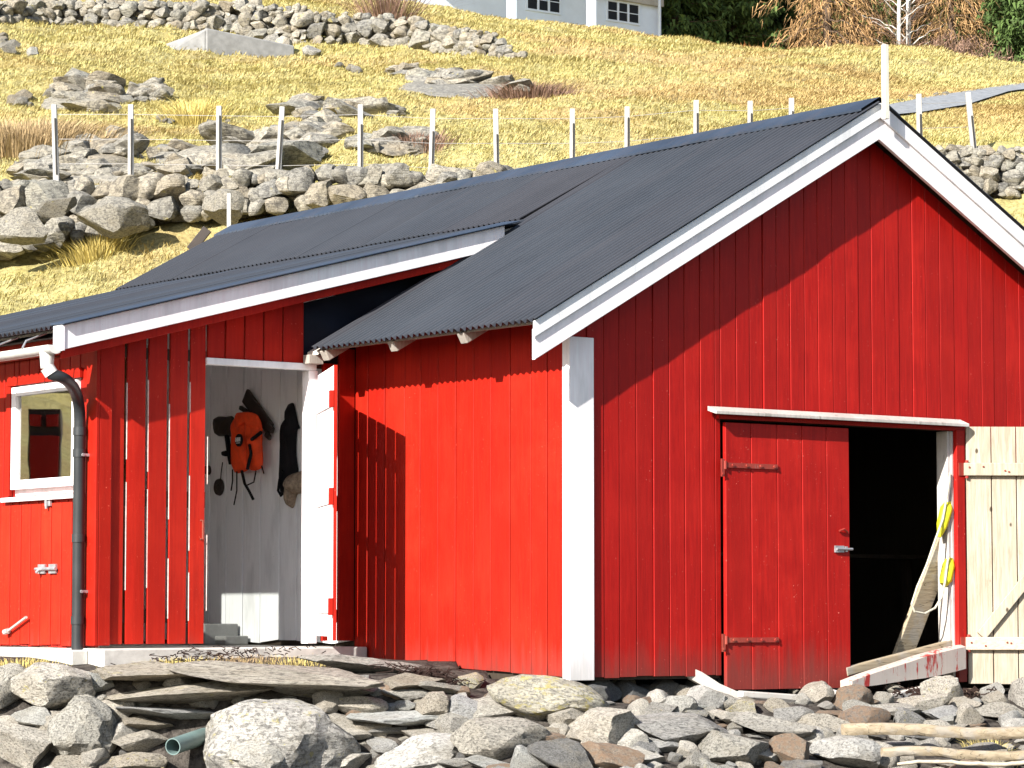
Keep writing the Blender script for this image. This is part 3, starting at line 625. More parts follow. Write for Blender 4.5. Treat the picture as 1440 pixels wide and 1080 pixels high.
g = MB(); g.tube([(DXM-.12, -.05, zl+.135), (DXM-.08, -.062, zl+.15), (DXM-.03, -.05, zl+.125)], .008, 6); g.build('door_hook', HM, D1, 30)
g = MB(); g.box((DX0-.06, -.035, DZ+.005), (DX1+.1, -.004, DZ+.035)); 
g.build('door_head_board', REDG, BH, 0, .002)
g = MB(); x0, x1 = un(1006, 580, 1, -.11)[0], un(1362, 597, 1, -.11)[0]; zz = 1.945
g.hexa([(x0, -.12, zz-.028), (x1, -.12, zz-.028), (x1, -.001-.02, zz), (x0, -.021, zz), (x0, -.12, zz-.004), (x1, -.12, zz-.004), (x1, -.021, zz+.035), (x0, -.021, zz+.035)])
g.build('drip_board', WHITER, BH, 0, .003)
# jamb: weathered white inner face, red outer board
g = MB(); g.box((DX1-.03, .0, .1), (DX1+.0, .12, DZ), .1); g.box((DX1-.0, -.01, -.02), (DX1+.025, .1, DZ+.0)); g.build('door_jamb', WHITER, BH, 0, .004)
g = MB(); g.box((DX1+.027, -.045, -.06), (DX1+.115, -.002, DZ+.01)); g.build('door_post', REDG, BH, 0, .004)
# open leaf, swung toward the shore
HX, HY = DX1+.12, -.05; OD = Vector((.83, -.557, 0)).normalized(); ON = Vector((-.557, -.83, 0)).normalized()
OB = HX, HY
g = MB(); o = Vector((HX, HY, 0)); ztop = un(1358, 600, 1, HY)[2]; zbot = -.075
boards(g, o+ON*0, OD, ON, .0, 1.22, C(zbot), C(ztop), .195, .008, .028, .0015, .01)
OL = g.build('open_door', PINE, BH, 25); tag(OL, 'open unpainted pale pine door leaf showing battens and a diagonal brace')
g = MB()
def onleaf(s, z, d=.0): p = o+OD*s+ON*d; return (p.x, p.y, z)
zb1 = un(1356, 660, 1, HY)[2]; zb2 = un(1356, 905, 1, HY)[2]
for z in (zb1, zb2):
    g = MB(); g.bar(onleaf(-.02, z, .022), onleaf(1.2, z, .022), .036, .10); g.build('batten', PINE if z == zb1 else M_wood('pale_pine_batten', (.32,.25,.17), (.50,.44,.35), True, ax=0), OL, 0, .006)
g = MB(); g.bar(onleaf(.10, zb2+.06, .02), onleaf(1.1, zb1-.09, .02), .034, .085); g.build('diagonal_brace', PINE, OL, 0, .005)
g = MB()
for z in (zb1, zb2):
    for s_ in (.02, .13, .30, .33, .52, .72, .93):
        a = Vector(onleaf(s_, z+random.uniform(-.02, .02), .040)); g.tube([a, a+ON*.006], .008, 6)
g.build('bolt_heads', RUST, OL, 30)
g = MB()
for z in (zb1, zb2): g.tube([(HX-.01, HY-.02, z-.07), (HX-.01, HY-.02, z+.07)], .014, 8); g.box((HX-.075, HY+.0, z-.05), (HX-.012, HY+.008, z+.05))
g.build('door_hinge', HM, OL, 30)
# ---- annexe
g = MB(); ztA = lambda s: rA(s)-.13
SUNEDGE = M_simple('sunlit_pale_wood', (.62, .50, .46), .8, 0, .3, 30, .3, .1); gx0 = WA; splits = [un(px, 700, 1, YA)[0] for px in (146, 176, 206, 236, 265, 290)]
def plank(mb, x0, x1, z0, z1, y=YA, th=.024, rnd=None, c=.003):
    d0 = random.uniform(-.002, .002); z1a = z1(x0) if callable(z1) else z1; z1b = z1(x1) if callable(z1) else z1
    mb.add([(x0, y+th, z0), (x1, y+th, z0), (x1, y+c, z0), (x1-c, y+d0, z0), (x0+c, y-d0, z0), (x0, y+c, z0), (x0, y+th, z1a), (x1, y+th, z1b), (x1, y+c, z1b), (x1-c, y+d0, z1b), (x0+c, y-d0, z1a), (x0, y+c, z1a)],
           [(5,4,3,2,1,0), tuple(range(6, 12))]+[(k, (k+1) % 6, (k+1) % 6+6, k+6) for k in range(6)], rnd)
plank(g, WA+.0, splits[0]-.008, .235, ztA, th=.022)
for a, b in zip(splits[:-1], splits[1:]): plank(g, a+.013, b-.013, .245, ztA, th=.022)
ax0, ax1 = splits[-1], un(434, 523, 1, YA)[0]; AZ = 2.34
xs = [ax0]+[un(px, 480, 1, YA)[0] for px in (317, 344, 371, 398, 428)]
for a, b in zip(xs[:-1], xs[1:]): plank(g, a+.006, b-.006, AZ+.045, ztA)
xv_ = un(428, 480, 1, YA)[0]; plank(g, xv_, ax1+.10, AZ+.045, un(440, 505, 1, YA)[2])
plank(g, un(469, 700, 1, YA)[0]-.10, un(471, 700, 1, YA)[0], .26, 2.40)
plank(g, un(476.5, 700, 1, YA)[0], -.0, .26, 2.52)
g.build('annexe_front_wall', RED, BH, 25)
for a in splits:  # pale strips: thinly painted plank edges with their sunlight put into the colour
    z = .30+random.uniform(0, .5)
    while z < 2.0:
        ln = random.uniform(.3, .9); g = MB(); g.box((a+(.008 if a == splits[0] else .0095), YA+.001, z), (a+.0128, YA+.021, min(z+ln, 2.2))); g.build('sunlit_plank_edge', SUNEDGE, BH, 0); z += ln+random.uniform(.12, .5)
for z, hh_ in ((.40, .10), (1.26, .12), (2.36, .08)):
    g = MB(); g.box((WA+.02, YA+.016, z), (ax0-.0, YA+.06, z+hh_)); g.build('wall_rail', DARKW, BH, 0)
    g = MB(); g.box((ax1+.09, YA+.026, z), (-.03, YA+.06, z+hh_)); g.build('wall_rail', DARKW, BH, 0)
# handle of slatted leaf
x = un(282, 745, 1, YA)[0]; z = un(282, 745, 1, YA)[2]; g = MB(); g.tube([(x, YA, z+.07), (x, YA-.035, z+.07), (x, YA-.035, z-.07), (x, YA, z-.07)], .007, 6); g.build('door_handle', RUST, BH, 30)
# door frame of the annexe (white)
g = MB(); g.box((ax0-.015, YA-.022, AZ-.0), (ax1+.06, YA+.06, AZ+.05)); g.build('door_lintel', WHITED, BH, 0, .004)
g = MB(); g.box((ax1, YA-.005, .24), (ax1+.085, YA+.09, AZ-.002)); g.build('door_jamb', WHITE, BH, 0, .004)
# open annexe leaf
hp = Vector((ax1+.07, YA-.035, 0)); fe = Vector((-.80, 1.80, 0)); LD = (fe-hp).normalized(); LL = (fe-hp).length; LN = Vector((-abs(LD.y), -LD.x*(-1), 0)); LN = Vector((LD.y, -LD.x, 0)); LN = LN if LN.x < 0 else -LN
g = MB(); s = 0; nb = 6; w = LL/nb
for k in range(nb):
    for (za, zb) in ((.30 if k < nb-2 else .27, 2.30),):
        gp = .026
        P = []
        for zz in (za, zb):
            for (q, dd) in ((k*w+gp/2, -.008), ((k+1)*w-gp/2, -.008), ((k+1)*w-gp/2, .008), (k*w+gp/2, .008)):
                v = hp+LD*q+LN*dd; P.append((v.x, v.y, zz))
        g.hexa(P)
AL = g.build('annexe_door', WHITE, BH, 0, .002); tag(AL, 'open narrow plank door, white inside, edge on to the viewer')
def onl(s, z, d): v = hp+LD*s+LN*d; return (v.x, v.y, z)
for z in (.52, 1.33, 2.05):
    g = MB(); g.bar(onl(.03, z, .0135), onl(LL-.05, z, .0135), .010, .10); g.build('batten', WHITE, AL, 0, .004)
    g = MB(); g.bar(onl(LL-.05, z, .0245), onl(LL+.008, z, .0245), .032, .125); g.build('batten_end', RED, AL, 0, .003)
g = MB()
for k in range(nb):
    P = []
    for zz in (.30, 2.30):
        for (q, dd) in ((k*w+.013, -.012), ((k+1)*w-.013, -.012), ((k+1)*w-.013, -.0085), (k*w+.013, -.0085)): v = hp+LD*q+LN*dd; P.append((v.x, v.y, zz))
    g.hexa(P)
g.bar(onl(LL-.001, 1.285, -.003), onl(LL+.004, 1.285, -.003), .026, 2.03)
g.build('door_outer_face', RED, AL, 0)
# left side wall of annexe with window
WY0, WY1, WZ0, WZ1 = un(104, 668, 0, WA)[1], un(25, 677, 0, WA)[1], 1.485, 2.13
fr = .07; oy0, oy1, oz0, oz1 = WY0-fr, WY1+fr, WZ0-fr, WZ1+fr
g = MB(); n_ = (-1, 0, 0); o_ = (WA, 0, 0); eav = 2.535
boards(g, o_, VY, n_, YA+.0, oy0-.01, C(.22), C(eav), .155, .013, jit=.001)
boards(g, o_, VY, n_, oy0-.01, oy1+.01, C(.22), C(oz0-.05), .155, .013, jit=.001)
boards(g, o_, VY, n_, oy0-.01, oy1+.01, C(oz1+.02), C(eav), .155, .013, jit=.001)
boards(g, o_, VY, n_, oy1+.01, 9.2, C(.22), C(eav), .155, .013, jit=.001)
g.build('annexe_side_wall', RED, BH, 25)
g = MB(); x = WA+.026
g.box((x, YA+.03, .22), (x+.02, oy0, eav)); g.box((x, oy1, .22), (x+.02, 9.2, eav)); g.box((x, oy0, .22), (x+.02, oy1, oz0)); g.box((x, oy0, oz1), (x+.02, oy1, eav))
g.box((x, 9.2, .22), (.0, 9.22, 2.7)); g.build('annexe_inner_boarding', WHITE, BH, 0)
g = MB(); xx = WA-.03; g.box((xx, YA-.028, .235), (xx+.028, YA+.13, eav-.03)); g.box((xx+.03, YA-.028, .235), (WA+.10, YA-.004, rA(WA)-.2)); g.build('corner_board', RED, BH, 0, .004)
g = MB(); g.box((WA-.032, oy0-.06, oz1+.012), (WA-.004, oy1+.07, oz1+.085)); g.box((WA-.032, oy1+.012, oz0-.05), (WA-.004, oy1+.075, oz1+.01)); g.build('window_casing', RED, BH, 0, .003)
WN = MB(); x0, x1 = WA-.028, WA+.03
for a, b in (((x0, oy0, oz0), (x1, WY0, oz1)), ((x0, WY1, oz0), (x1, oy1, oz1)), ((x0, WY0, WZ1), (x1, WY1, oz1)), ((x0, WY0, oz0), (x1, WY1, WZ0))): WN.box(a, b)
WN = WN.build('window_frame', WHITE, BH, 0, .004)
g = MB(); g.box((WA-.002, WY0, WZ0), (WA+.002, WY1, WZ1)); g.build('pane', GLASS, WN, 0)
g = MB(); g.box((WA-.05, oy0-.1, oz0-.095), (WA-.004, oy1+.12, oz0-.06)); g.build('window_sill', WHITED, BH, 0, .004)
# hatch below window with fittings
hz = oz0-.12; hy1 = un(2, 800, 0, WA)[1]
g = MB(); boards(g, (WA-.016, 0, 0), VY, n_, YA+.36, hy1, C(.235), C(hz), .162, .014, .014, .001)
HT = g.build('hatch', M_paint('red_paint_bright', (.50,.024,.008), (.36,.013,.006), (.55,.034,.012), (.7,.15,.08), spec=.14), BH, 25)
def side(px, py, off=.03): v = un(px, py, 0, WA-off); return v
v = side(66, 800, .03); g = MB(); g.box((v[0]-.004, v[1]-.14, v[2]-.035), (v[0]+.012, v[1]-.03, v[2]+.035)); g.box((v[0]-.004, v[1]+.03, v[2]-.035), (v[0]+.012, v[1]+.14, v[2]+.035)); g.tube([(v[0]-.012, v[1]-.16, v[2]), (v[0]-.012, v[1]+.16, v[2])], .013, 8); g.tube([(v[0]-.012, v[1]+.1, v[2]), (v[0]-.04, v[1]+.1, v[2]-.03)], .01, 8); g.build('bolt_latch', GALV, HT, 30)
v = side(67, 706, .03); g = MB(); g.box((v[0]-.004, v[1]-.045, v[2]-.03), (v[0]+.012, v[1]+.045, v[2]+.02)); g.tube([(v[0]-.01, v[1], v[2]-.05), (v[0]-.015, v[1], v[2]+.04)], .012, 8); g.build('catch', GALV, HT, 30)
a = side(9, 889, .05); b2 = side(37, 868, .05); g = MB(); g.tube([a, b2], .011, 8); g.tube([a+np.array([0, .03, .0]), a+np.array([0, -.03, .01])], .022, 8); g.build('wooden_peg', WHITER, HT, 30)
# annexe bargeboards
barge(XV-.03, rA(XV-.03), 1.26, rA(1.26), YV-.0, YV+.03, .008, .178, 'annexe_bargeboard', WHITE)
barge(XV-.02, rA(XV-.02), 1.1, rA(1.1), YV+.05, YV+.075, -.10, .135, 'fascia_board', RED)
g = MB(); a, b = XV+.0, 1.1; g.hexa([(a, YV+.076, rA(a)-.235), (b, YV+.076, rA(b)-.235), (b, YA-.004, rA(b)-.235), (a, YA-.004, rA(a)-.235), (a, YV+.076, rA(a)-.22), (b, YV+.076, rA(b)-.22), (b, YA-.004, rA(b)-.22), (a, YA-.004, rA(a)-.22)]) 
g.build('soffit', RED, BH, 0)
g = MB(); g.box((XV-.045, YV-.01, rA(XV)-.185), (XV-.022, YV+.13, rA(XV)+.0)); g.build('verge_end_board', WHITE, BH, 0, .003)
g = MB(); g.box((XV-.01, YV+.31, rA(XV)-.20), (XV+.012, YL, rA(XV)-.055)) if 0 else g.box((WA-.05, YA-.02, 2.40), (WA-.03, 9.2, 2.52)); g.build('eave_board', RED, BH, 0)
# hanging tarpaulin in the gap
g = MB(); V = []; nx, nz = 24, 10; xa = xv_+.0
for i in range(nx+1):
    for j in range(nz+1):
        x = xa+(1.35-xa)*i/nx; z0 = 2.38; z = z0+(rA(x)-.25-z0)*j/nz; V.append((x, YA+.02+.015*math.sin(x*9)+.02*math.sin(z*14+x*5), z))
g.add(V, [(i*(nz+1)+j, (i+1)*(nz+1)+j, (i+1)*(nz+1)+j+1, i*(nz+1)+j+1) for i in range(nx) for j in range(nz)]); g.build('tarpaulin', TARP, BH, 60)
# gutter and downpipe
gx, gz, gr = XV-.075, 2.395, .062
g = MB(); n = 12; V = []; ys = [YV+.03, 9.3]
for y in ys:
    for k in range(n+1): a = PI+PI*k/n; V.append((gx+gr*math.cos(a), y, gz+gr*math.sin(a)))
    for k in range(n+1): a = 2*PI-PI*k/n; V.append((gx+(gr-.005)*math.cos(a), y, gz+(gr-.005)*math.sin(a)))
m2 = 2*(n+1); F = [(k, (k+1) % m2, (k+1) % m2+m2, k+m2) for k in range(m2)]
g.add(V, F); g.add([V[k] for k in range(n+1)], [tuple(range(n+1))])
GU = M_simple('pale_gutter_plastic', (.62, .61, .58), .5, 0, .25, 6, .2)
GT = g.build('gutter', GU, BH, 50)
v = un(66, 520, 0, gx); oy = v[1]
g = MB(); g.tube([(gx, oy, gz-.02), (gx, oy, gz-.16)], [.058, .045], 14); g.tube([(gx, oy+.09, gz), (gx, oy-.09, gz)], gr+.006, 16) if 0 else None
g.tube([(gx, oy, gz-.15), (gx+.03, oy-.015, gz-.20)], .052, 14); g.build('gutter_outlet', GU, GT, 50)
for y in (2.9, 3.35, 3.8, 4.3, 4.9):
    g = MB(); g.tube([(gx-.065, y, gz+.0), (gx-.02, y+.03, gz+.06), (XV+.10, y+.05, rA(XV+.1)-.035)], .008, 6); g.build('gutter_bracket', GALV, GT, 30)
pb = un(112, 600, 0, WA-.085); dpx, dpy = WA-.085, pb[1]
pts = [(gx+.02, oy-.01, gz-.18)]; P0 = Vector((gx+.03, oy-.015, gz-.205)); P3 = Vector((dpx, dpy, gz-.52))
for k in range(11):
    q = k/10; A = P0; B = P0+Vector((.10, -.10, -.02)); Cc = P3+Vector((0, 0, .24)); D = P3
    pts.append(tuple(A*(1-q)**3+B*3*q*(1-q)**2+Cc*3*q*q*(1-q)+D*q**3))
DP = MB(); DP.tube(pts+[(dpx, dpy, .18)], .043, 16); DP = DP.build('downpipe', PVCD, BH, 40)
for z in (gz-.56, gz-.72, 1.05, .45): g = MB(); g.tube([(dpx, dpy, z), (dpx, dpy, z-.06)], .049, 16); g.build('pipe_collar', PVCD, DP, 40)
for z in (1.62, .62): g = MB(); g.box((dpx, dpy-.055, z), (WA-.01, dpy-.045, z+.02)); g.tube([(dpx, dpy-.05, z+.01), (dpx-.0, dpy-.065, z+.01)], .012, 6); g.build('pipe_clip', GALV, DP, 30)
# inside of the annexe: white lining on the shared wall, floor, partition
g = MB(); boards(g, (-.004, 0, 0), VY, (-1,0,0), YA+.03, 6.2, lambda s: .235+.012*(int(s*3.1) % 3), lambda s: 2.40 if s < YA+.3 else rA(0)-.15, .27, .013, .02, .0015)
IW = M_paint('white_paint_inside', (.86, .87, .88), (.78, .79, .80), (.88, .88, .89), (.55, .55, .55), grain=.15)
g.build('lining_wall', IW, BH, 25)
g = MB(); boards(g, (0, 6.2, 0), VX, (0,-1,0), WA+.05, -.03, C(.23), lambda s: rA(s)-.05, .2, .004, .02, .002); g.build('partition_wall', BROWNW, BH, 25)
g = MB(); sheet((WA+.05, rA(WA+.05)), (-.01, rA(-.01)), YA+.08, 6.2, .10); g.build('ceiling', WHITED, BH, 0)
# concrete plinth
g = MB(); g.box((WA-.06, YA-.22, .05), (-.02, 6.3, .215)); g.box((WA-.2, YA-.0, .0), (WA-.062, 9.2, .205)); tag(g.build('concrete_plinth', CONC, BH, 0, .012))
for (px, py, w, h, d) in ((303, 892, 40, 34, .25), (322, 902, 30, 18, .15)):
    v = un(px, py, 0, -.12); sw = w/2/95; g = MB(); g.box((-.10-d, v[1]-sw, .217), (-.03, v[1]+sw, v[2]+h/2/195)); g.build('inner_step', CONCG, BH, 0, .01)
# ---- things hung on the white lining wall (plane x = XW)
XW = -.012
def wp(px, py, off=.02): return Vector(un(px, py, 0, XW-off))
def blob(name, mt, outline, th, off=.0, par=None, bulge=1., label=None, cat=None, n=14):
    """soft padded shape: outline in photo pixels placed on the wall plane, given thickness th"""
    P = [wp(px, py, off) for px, py in outline]; c = sum(P, Vector())/len(P)
    # subdivide outline
    Q = []
    for i in range(len(P)):
        a = P[i-1]; b = P[i]; d = P[(i+1) % len(P)]; q = P[(i+2) % len(P)]
        for k in range(3):
            t = k/3; Q.append(.5*((2*b)+(d-a)*t+(2*a-5*b+4*d-q)*t*t+(3*b-a-3*d+q)*t**3))
    g = MB(); m = len(Q); V = []; rings = 6
    for sg in (-1,):
        for r_ in range(rings+1):
            s = 1-r_/rings*.96; hgt = th*bulge*math.sqrt(max(0, 1-s**2.6))+.002
            for q in Q:
                v = c+(q-c)*s; w_ = (fbm(v.y*14, v.z*14, 4, 3))*th*.9*(1-s)*1.4; V.append((XW-off-hgt-w_*1., v.y, v.z))
    F = [(r_*m+k, r_*m+(k+1) % m, (r_+1)*m+(k+1) % m, (r_+1)*m+k) for r_ in range(rings) for k in range(m)]+[tuple(range(rings*m, rings*m+m))]
    base = len(V); V += [(XW-off, q.y, q.z) for q in Q]; F += [(k, base+k, base+(k+1) % m, (k+1) % m) for k in range(m)]+[tuple(range(base, base+m))[::-1]]
    g.add(V, F); o = g.build(name, mt, par, 60)
    if label: tag(o, label, cat)
    return o
def strap(name, mt, pts, w=.02, off=.03, par=None, label=None, cat=None, r=None):
    g = MB(); P = [wp(px, py, off) for px, py in pts]; g.tube(P, w/2 if r is None else r, 6); o = g.build(name, mt, par, 40)
    if label: tag(o, label, cat)
    return o
base = wp(347, 610, 0)
RK_ = empty('wall_rack', tuple(wp(370, 590, 0)), 'dark carved wooden board hung aslant on the white wall behind the orange life jacket', 'wall rack')
g = MB(); g.bar(wp(345, 556, .03), wp(381, 604, .03), .03, .13, up=(0, 0, 1), h2=.11); g.build('slanting_board', BROWNL, RK_, 0, .01)
g = MB(); g.bar(wp(338, 573, .05), wp(352, 582, .05), .03, .035); g.bar(wp(376, 598, .05), wp(384, 606, .05), .03, .05); g.bar(wp(374, 610, .05), wp(380, 616, .05), .03, .04); g.build('peg', BROWNL, RK_, 0, .006)
LJ = empty('life_jacket', tuple(base), 'bright orange life jacket with black straps hanging on the white wall', 'life jacket')
off = .07
blob('left_panel', ORANGE, [(334, 583), (344, 580), (350, 590), (350, 620), (351, 655), (345, 663), (330, 664), (327, 640), (328, 610), (327, 595)], .05, off, LJ)
blob('right_panel', ORANGE, [(348, 582), (358, 582), (366, 590), (369, 604), (369, 625), (370, 645), (368, 658), (356, 662), (350, 655), (350, 625), (347, 600)], .05, off+.01, LJ)
blob('collar', ORANGE, [(331, 584), (337, 580), (354, 580), (364, 586), (366, 600), (356, 602), (348, 594), (338, 602), (330, 602)], .035, off+.03, LJ)
strap('jacket_strap', BLACKF, [(351, 625), (353, 638), (349, 655), (348, 660)], .02, off+.075, LJ, r=.014)
strap('jacket_strap', BLACKF, [(354, 618), (362, 612), (367, 608)], .02, off+.07, LJ, r=.016)
for P in ([(340, 662), (344, 680), (350, 690), (356, 702)], [(333, 663), (333, 690), (329, 710)], [(327, 660), (327, 676), (325, 690)], [(360, 662), (357, 678), (348, 682)], [(368, 655), (371, 666)]):
    strap('dangling_strap', BLACKF, P, .01, off+.02, LJ, r=.006 if P[0][0] != 340 else .013)
v = wp(337, 619, off+.075); g = MB(); g.tube([v, v+Vector((-.012, 0, 0))], .052, 20); LG = g.build('badge', BLACKF, LJ, 30)
g = MB()
for dy in (.022, -.016):
    for ddy in (.012, -.010): g.box((v.x-.018, v.y+dy+ddy-.004, v.z-.012), (v.x-.012, v.y+dy+ddy+.004, v.z+.022))
    g.box((v.x-.0185, v.y+dy-.008, v.z+.001), (v.x-.0125, v.y+dy+.010, v.z+.008))
g.box((v.x-.018, v.y-.026, v.z-.026), (v.x-.012, v.y+.028, v.z-.020)); g.build('badge_lettering', LOGO_W, LG, 0)
blob('belt_bag', BROWNL, [(303, 588), (318, 586), (329, 587), (329, 612), (316, 613), (305, 611)], .06, .0, None, 1, 'dark brown leather pouch hanging left of the orange life jacket', 'pouch')
strap('strap_loop', BLACKF, [(319, 612), (321, 628), (323, 642), (325, 652)], .03, .03, None, 'black strap hanging below the brown pouch, left of the life jacket', 'strap', r=.022)
blob('buckle', BLACKF, [(313, 635), (322, 634), (323, 641), (314, 641)], .025, .0, None, 1, 'small black buckle sticking out left of the hanging strap', 'buckle')
W1 = blob('black_garment', BLACKF, [(407, 568), (413, 567), (416, 578), (420, 596), (422, 602), (418, 607), (417, 640), (420, 668), (410, 690), (400, 695), (394, 690), (396, 640), (396, 610), (398, 594), (405, 582), (404, 572)], .05, .0, None, 1, 'long black garment hanging on a peg beside the life jacket', 'garment')
g = MB(); P = [wp(a, b, .05) for a, b in ((398, 662), (393, 675), (391, 690), (395, 697), (400, 692), (402, 675))]; g.tube(P, .011, 8); g.build('belt_loop', BLACKF, W1, 40)
FH = blob('fur_hat', FUR, [(408, 672), (412, 667), (422, 663), (432, 660), (440, 662), (442, 680), (436, 692), (424, 694), (418, 696), (414, 712), (410, 714), (407, 706), (408, 690), (405, 680)], .10, .0, None, 1, 'beige fur hat with a hanging ear flap low beside the white door', 'fur hat')
PN = empty('hanging_disc', tuple(wp(309, 685, 0)), 'small dark round disc hanging by a thin cord low on the white wall', 'disc')
v = wp(309, 685, .0); g = MB(); g.tube([v, v+Vector((-.02, 0, 0))], [.072, .066], 22); g.tube([v+Vector((-.02, 0, 0)), v+Vector((-.026, 0, 0))], [.03, .02], 14); g.build('disc', BROWNL, PN, 30)
strap('cord', BLACKF, [(313, 650), (311, 665), (310, 680)], .01, .015, PN, r=.005)
blob('coiled_cord', BROWNL, [(292, 655), (296, 656), (297, 664), (294, 668), (290, 664)], .05, .0, None, 1, 'dark coil hanging beside the left edge of the doorway', 'coil')
# ---- things in the big doorway
SH = empty('shelf', (3.6, 1.5, .9), 'dim wooden shelf on the back of the dark boathouse interior', 'shelf')
g = MB(); g.box((2.2, 1.6, .93), (5.2, 1.95, .96)); g.build('shelf_board', DARKW, SH, 0)
for xx in (2.3, 3.7, 5.1): g = MB(); g.box((xx, 1.9, -.18), (xx+.06, 1.96, .93)); g.build('shelf_post', DARKW, SH, 0)
TIN = M_simple('dusty_tin', (.35, .33, .30), .5, .3, .3, 10)
for k, (xx, hh_, rr0, lab) in enumerate(((3.18, .10, .05, 'low dusty tin on the left of the dim shelf'), (3.5, .17, .04, 'tall dusty tin on the dim shelf'), (3.74, .09, .06, 'wide dusty tin on the dim shelf'), (4.05, .13, .045, 'dusty tin on the right of the dim shelf'))):
    g = MB(); g.tube([(xx, 1.75, .961), (xx, 1.75, .961+hh_*.9), (xx, 1.75, .961+hh_*.9), (xx, 1.75, .961+hh_)], [rr0, rr0, rr0*1.06, rr0*1.06], 16); tag(g.build('tin', TIN, None, 40), lab, 'tin')
PL = MB(); a = Vector(un(1268, 925, 1, .25)); b = Vector(un(1338, 740, 1, .10)); PL.bar(a-(b-a)*.06, b+(b-a)*.25, .035, .20, up=(1, 0, .3)); tag(PL.build('leaning_plank', TANW, None, 0, .006), 'worn plank leaning inside the dark doorway', 'plank')
BU = empty('float_on_rope', tuple(un(1328, 780, 1, .0)), 'yellow float on a pale rope hung by the door jamb over the leaning plank', 'float')
def dv(px, py, y=-.0): return Vector(un(px, py, 1, y))
g = MB(); g.tube([dv(1334, 705, .02), dv(1331, 715, .02), dv(1325, 738, .02), dv(1321, 755, .02)], [.02, .05, .045, .015], 12); g.build('float_body', YELLOW, BU, 50)
g = MB(); g.tube([dv(1336, 785, .02), dv(1334, 795, .02), dv(1330, 815, .02), dv(1327, 822, .02)], [.03, .05, .05, .03], 12); g.build('float_body', YELLOW, BU, 50)
g = MB(); g.tube([dv(*q, -.02) for q in ((1336, 665), (1333, 690), (1326, 730), (1315, 760), (1303, 795), (1290, 825), (1282, 850), (1286, 860), (1300, 863), (1315, 855), (1324, 840), (1329, 818), (1334, 780))], .0085, 8); g.build('rope', ROPEW, BU, 40)
# threshold: peeling plank, pale boards
def wbar(name, a, b, w, h, m, label, cat='board', bev=.01, up=(0,0,1), ya=0, yb=0, h2=None):
    g = MB(); g.bar(dv(a[0], a[1], ya), dv(b[0], b[1], yb), w, h, up, h2=h2); return tag(g.build(name, m, None, 0, bev), label, cat)
REDPEEL = M_paint('peeling_red_white', (.62, .50, .46), (.45, .36, .31), (.66, .58, .54), (.45, .03, .02), grain=.5, wear=.7, wearcol=(.45, .035, .03))
g = MB()
n = 14; V = []
for i in range(n+1):
    q = i/n; px = 1190+(1350-1190)*q; py = 962-(962-924)*q; ya = -.22+.18*q; c = dv(px, py, ya); hh = .025+.062*min(1, q*1.6)+.004*math.sin(q*9); dd = .13
    for (dy, dz) in ((-dd/2, -hh), (dd/2, -hh), (dd/2, hh), (0, hh*1.1), (-dd/2, hh*.9)): V.append((c.x, c.y+dy, c.z+dz))
g.add(V, [(i*5+k, i*5+(k+1) % 5, (i+1)*5+(k+1) % 5, (i+1)*5+k) for i in range(n) for k in range(5)]+[(4,3,2,1,0), tuple(range(n*5, n*5+5))])
tag(g.build('threshold_beam', REDPEEL, None, 40), 'tapered beam with peeling red and white paint across the dark doorway', 'beam')
wbar('threshold_board', (1188, 945), (1340, 905), .05, .07, TANW, 'bare tan board lying behind the peeling red and white beam', ya=-.02, yb=.02)
g = MB(); P = [Vector(dv(px, py, y_)) for px, py, y_ in ((962, 941, .05), (985, 952, -.0), (1010, 966, -.06), (1040, 980, -.12), (1080, 988, -.18), (1130, 991, -.22), (1185, 988, -.24))]; V = []
for i, q in enumerate(P):
    hh_ = .05+.012*math.sin(i*2); V += [(q.x, q.y-.02, q.z-hh_), (q.x, q.y+.02, q.z-hh_), (q.x, q.y+.02, q.z+hh_*.6), (q.x, q.y-.02, q.z+hh_*.6)]
g.add(V, [(i*4+k, i*4+(k+1) % 4, (i+1)*4+(k+1) % 4, (i+1)*4+k) for i in range(6) for k in range(4)]+[(3,2,1,0), (24,25,26,27)])
tag(g.build('pale_board', WHITER, None, 40, .004), 'bent weathered pale board curving down from under the gable wall to below the closed door', 'board')
wbar('pale_board', (1040, 976), (1215, 988), .07, .05, WHITER, 'long weathered pale board below the closed red door', ya=-.20, yb=-.30)
wbar('pale_board', (1150, 968), (1212, 985), .05, .045, WHITER, 'short grey white board end meeting the peeling beam', ya=-.10, yb=-.24)
wbar('pale_board', (1218, 990), (1345, 958), .05, .06, WHITER, 'weathered board under the peeling red and white beam', ya=-.32, yb=-.18)
# dark rocks/shadow base under gable: foundation stones
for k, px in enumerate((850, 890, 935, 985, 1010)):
    v = dv(px, 962, .12); stone('foundation_stone', 'c', k, ROCKD, (v.x, .14, -.10), (.16, .12, .14), (0, 0, .3*k), 'dark foundation stone in the shade under the gable wall', 'stone', 'foundation stones under the gable wall')
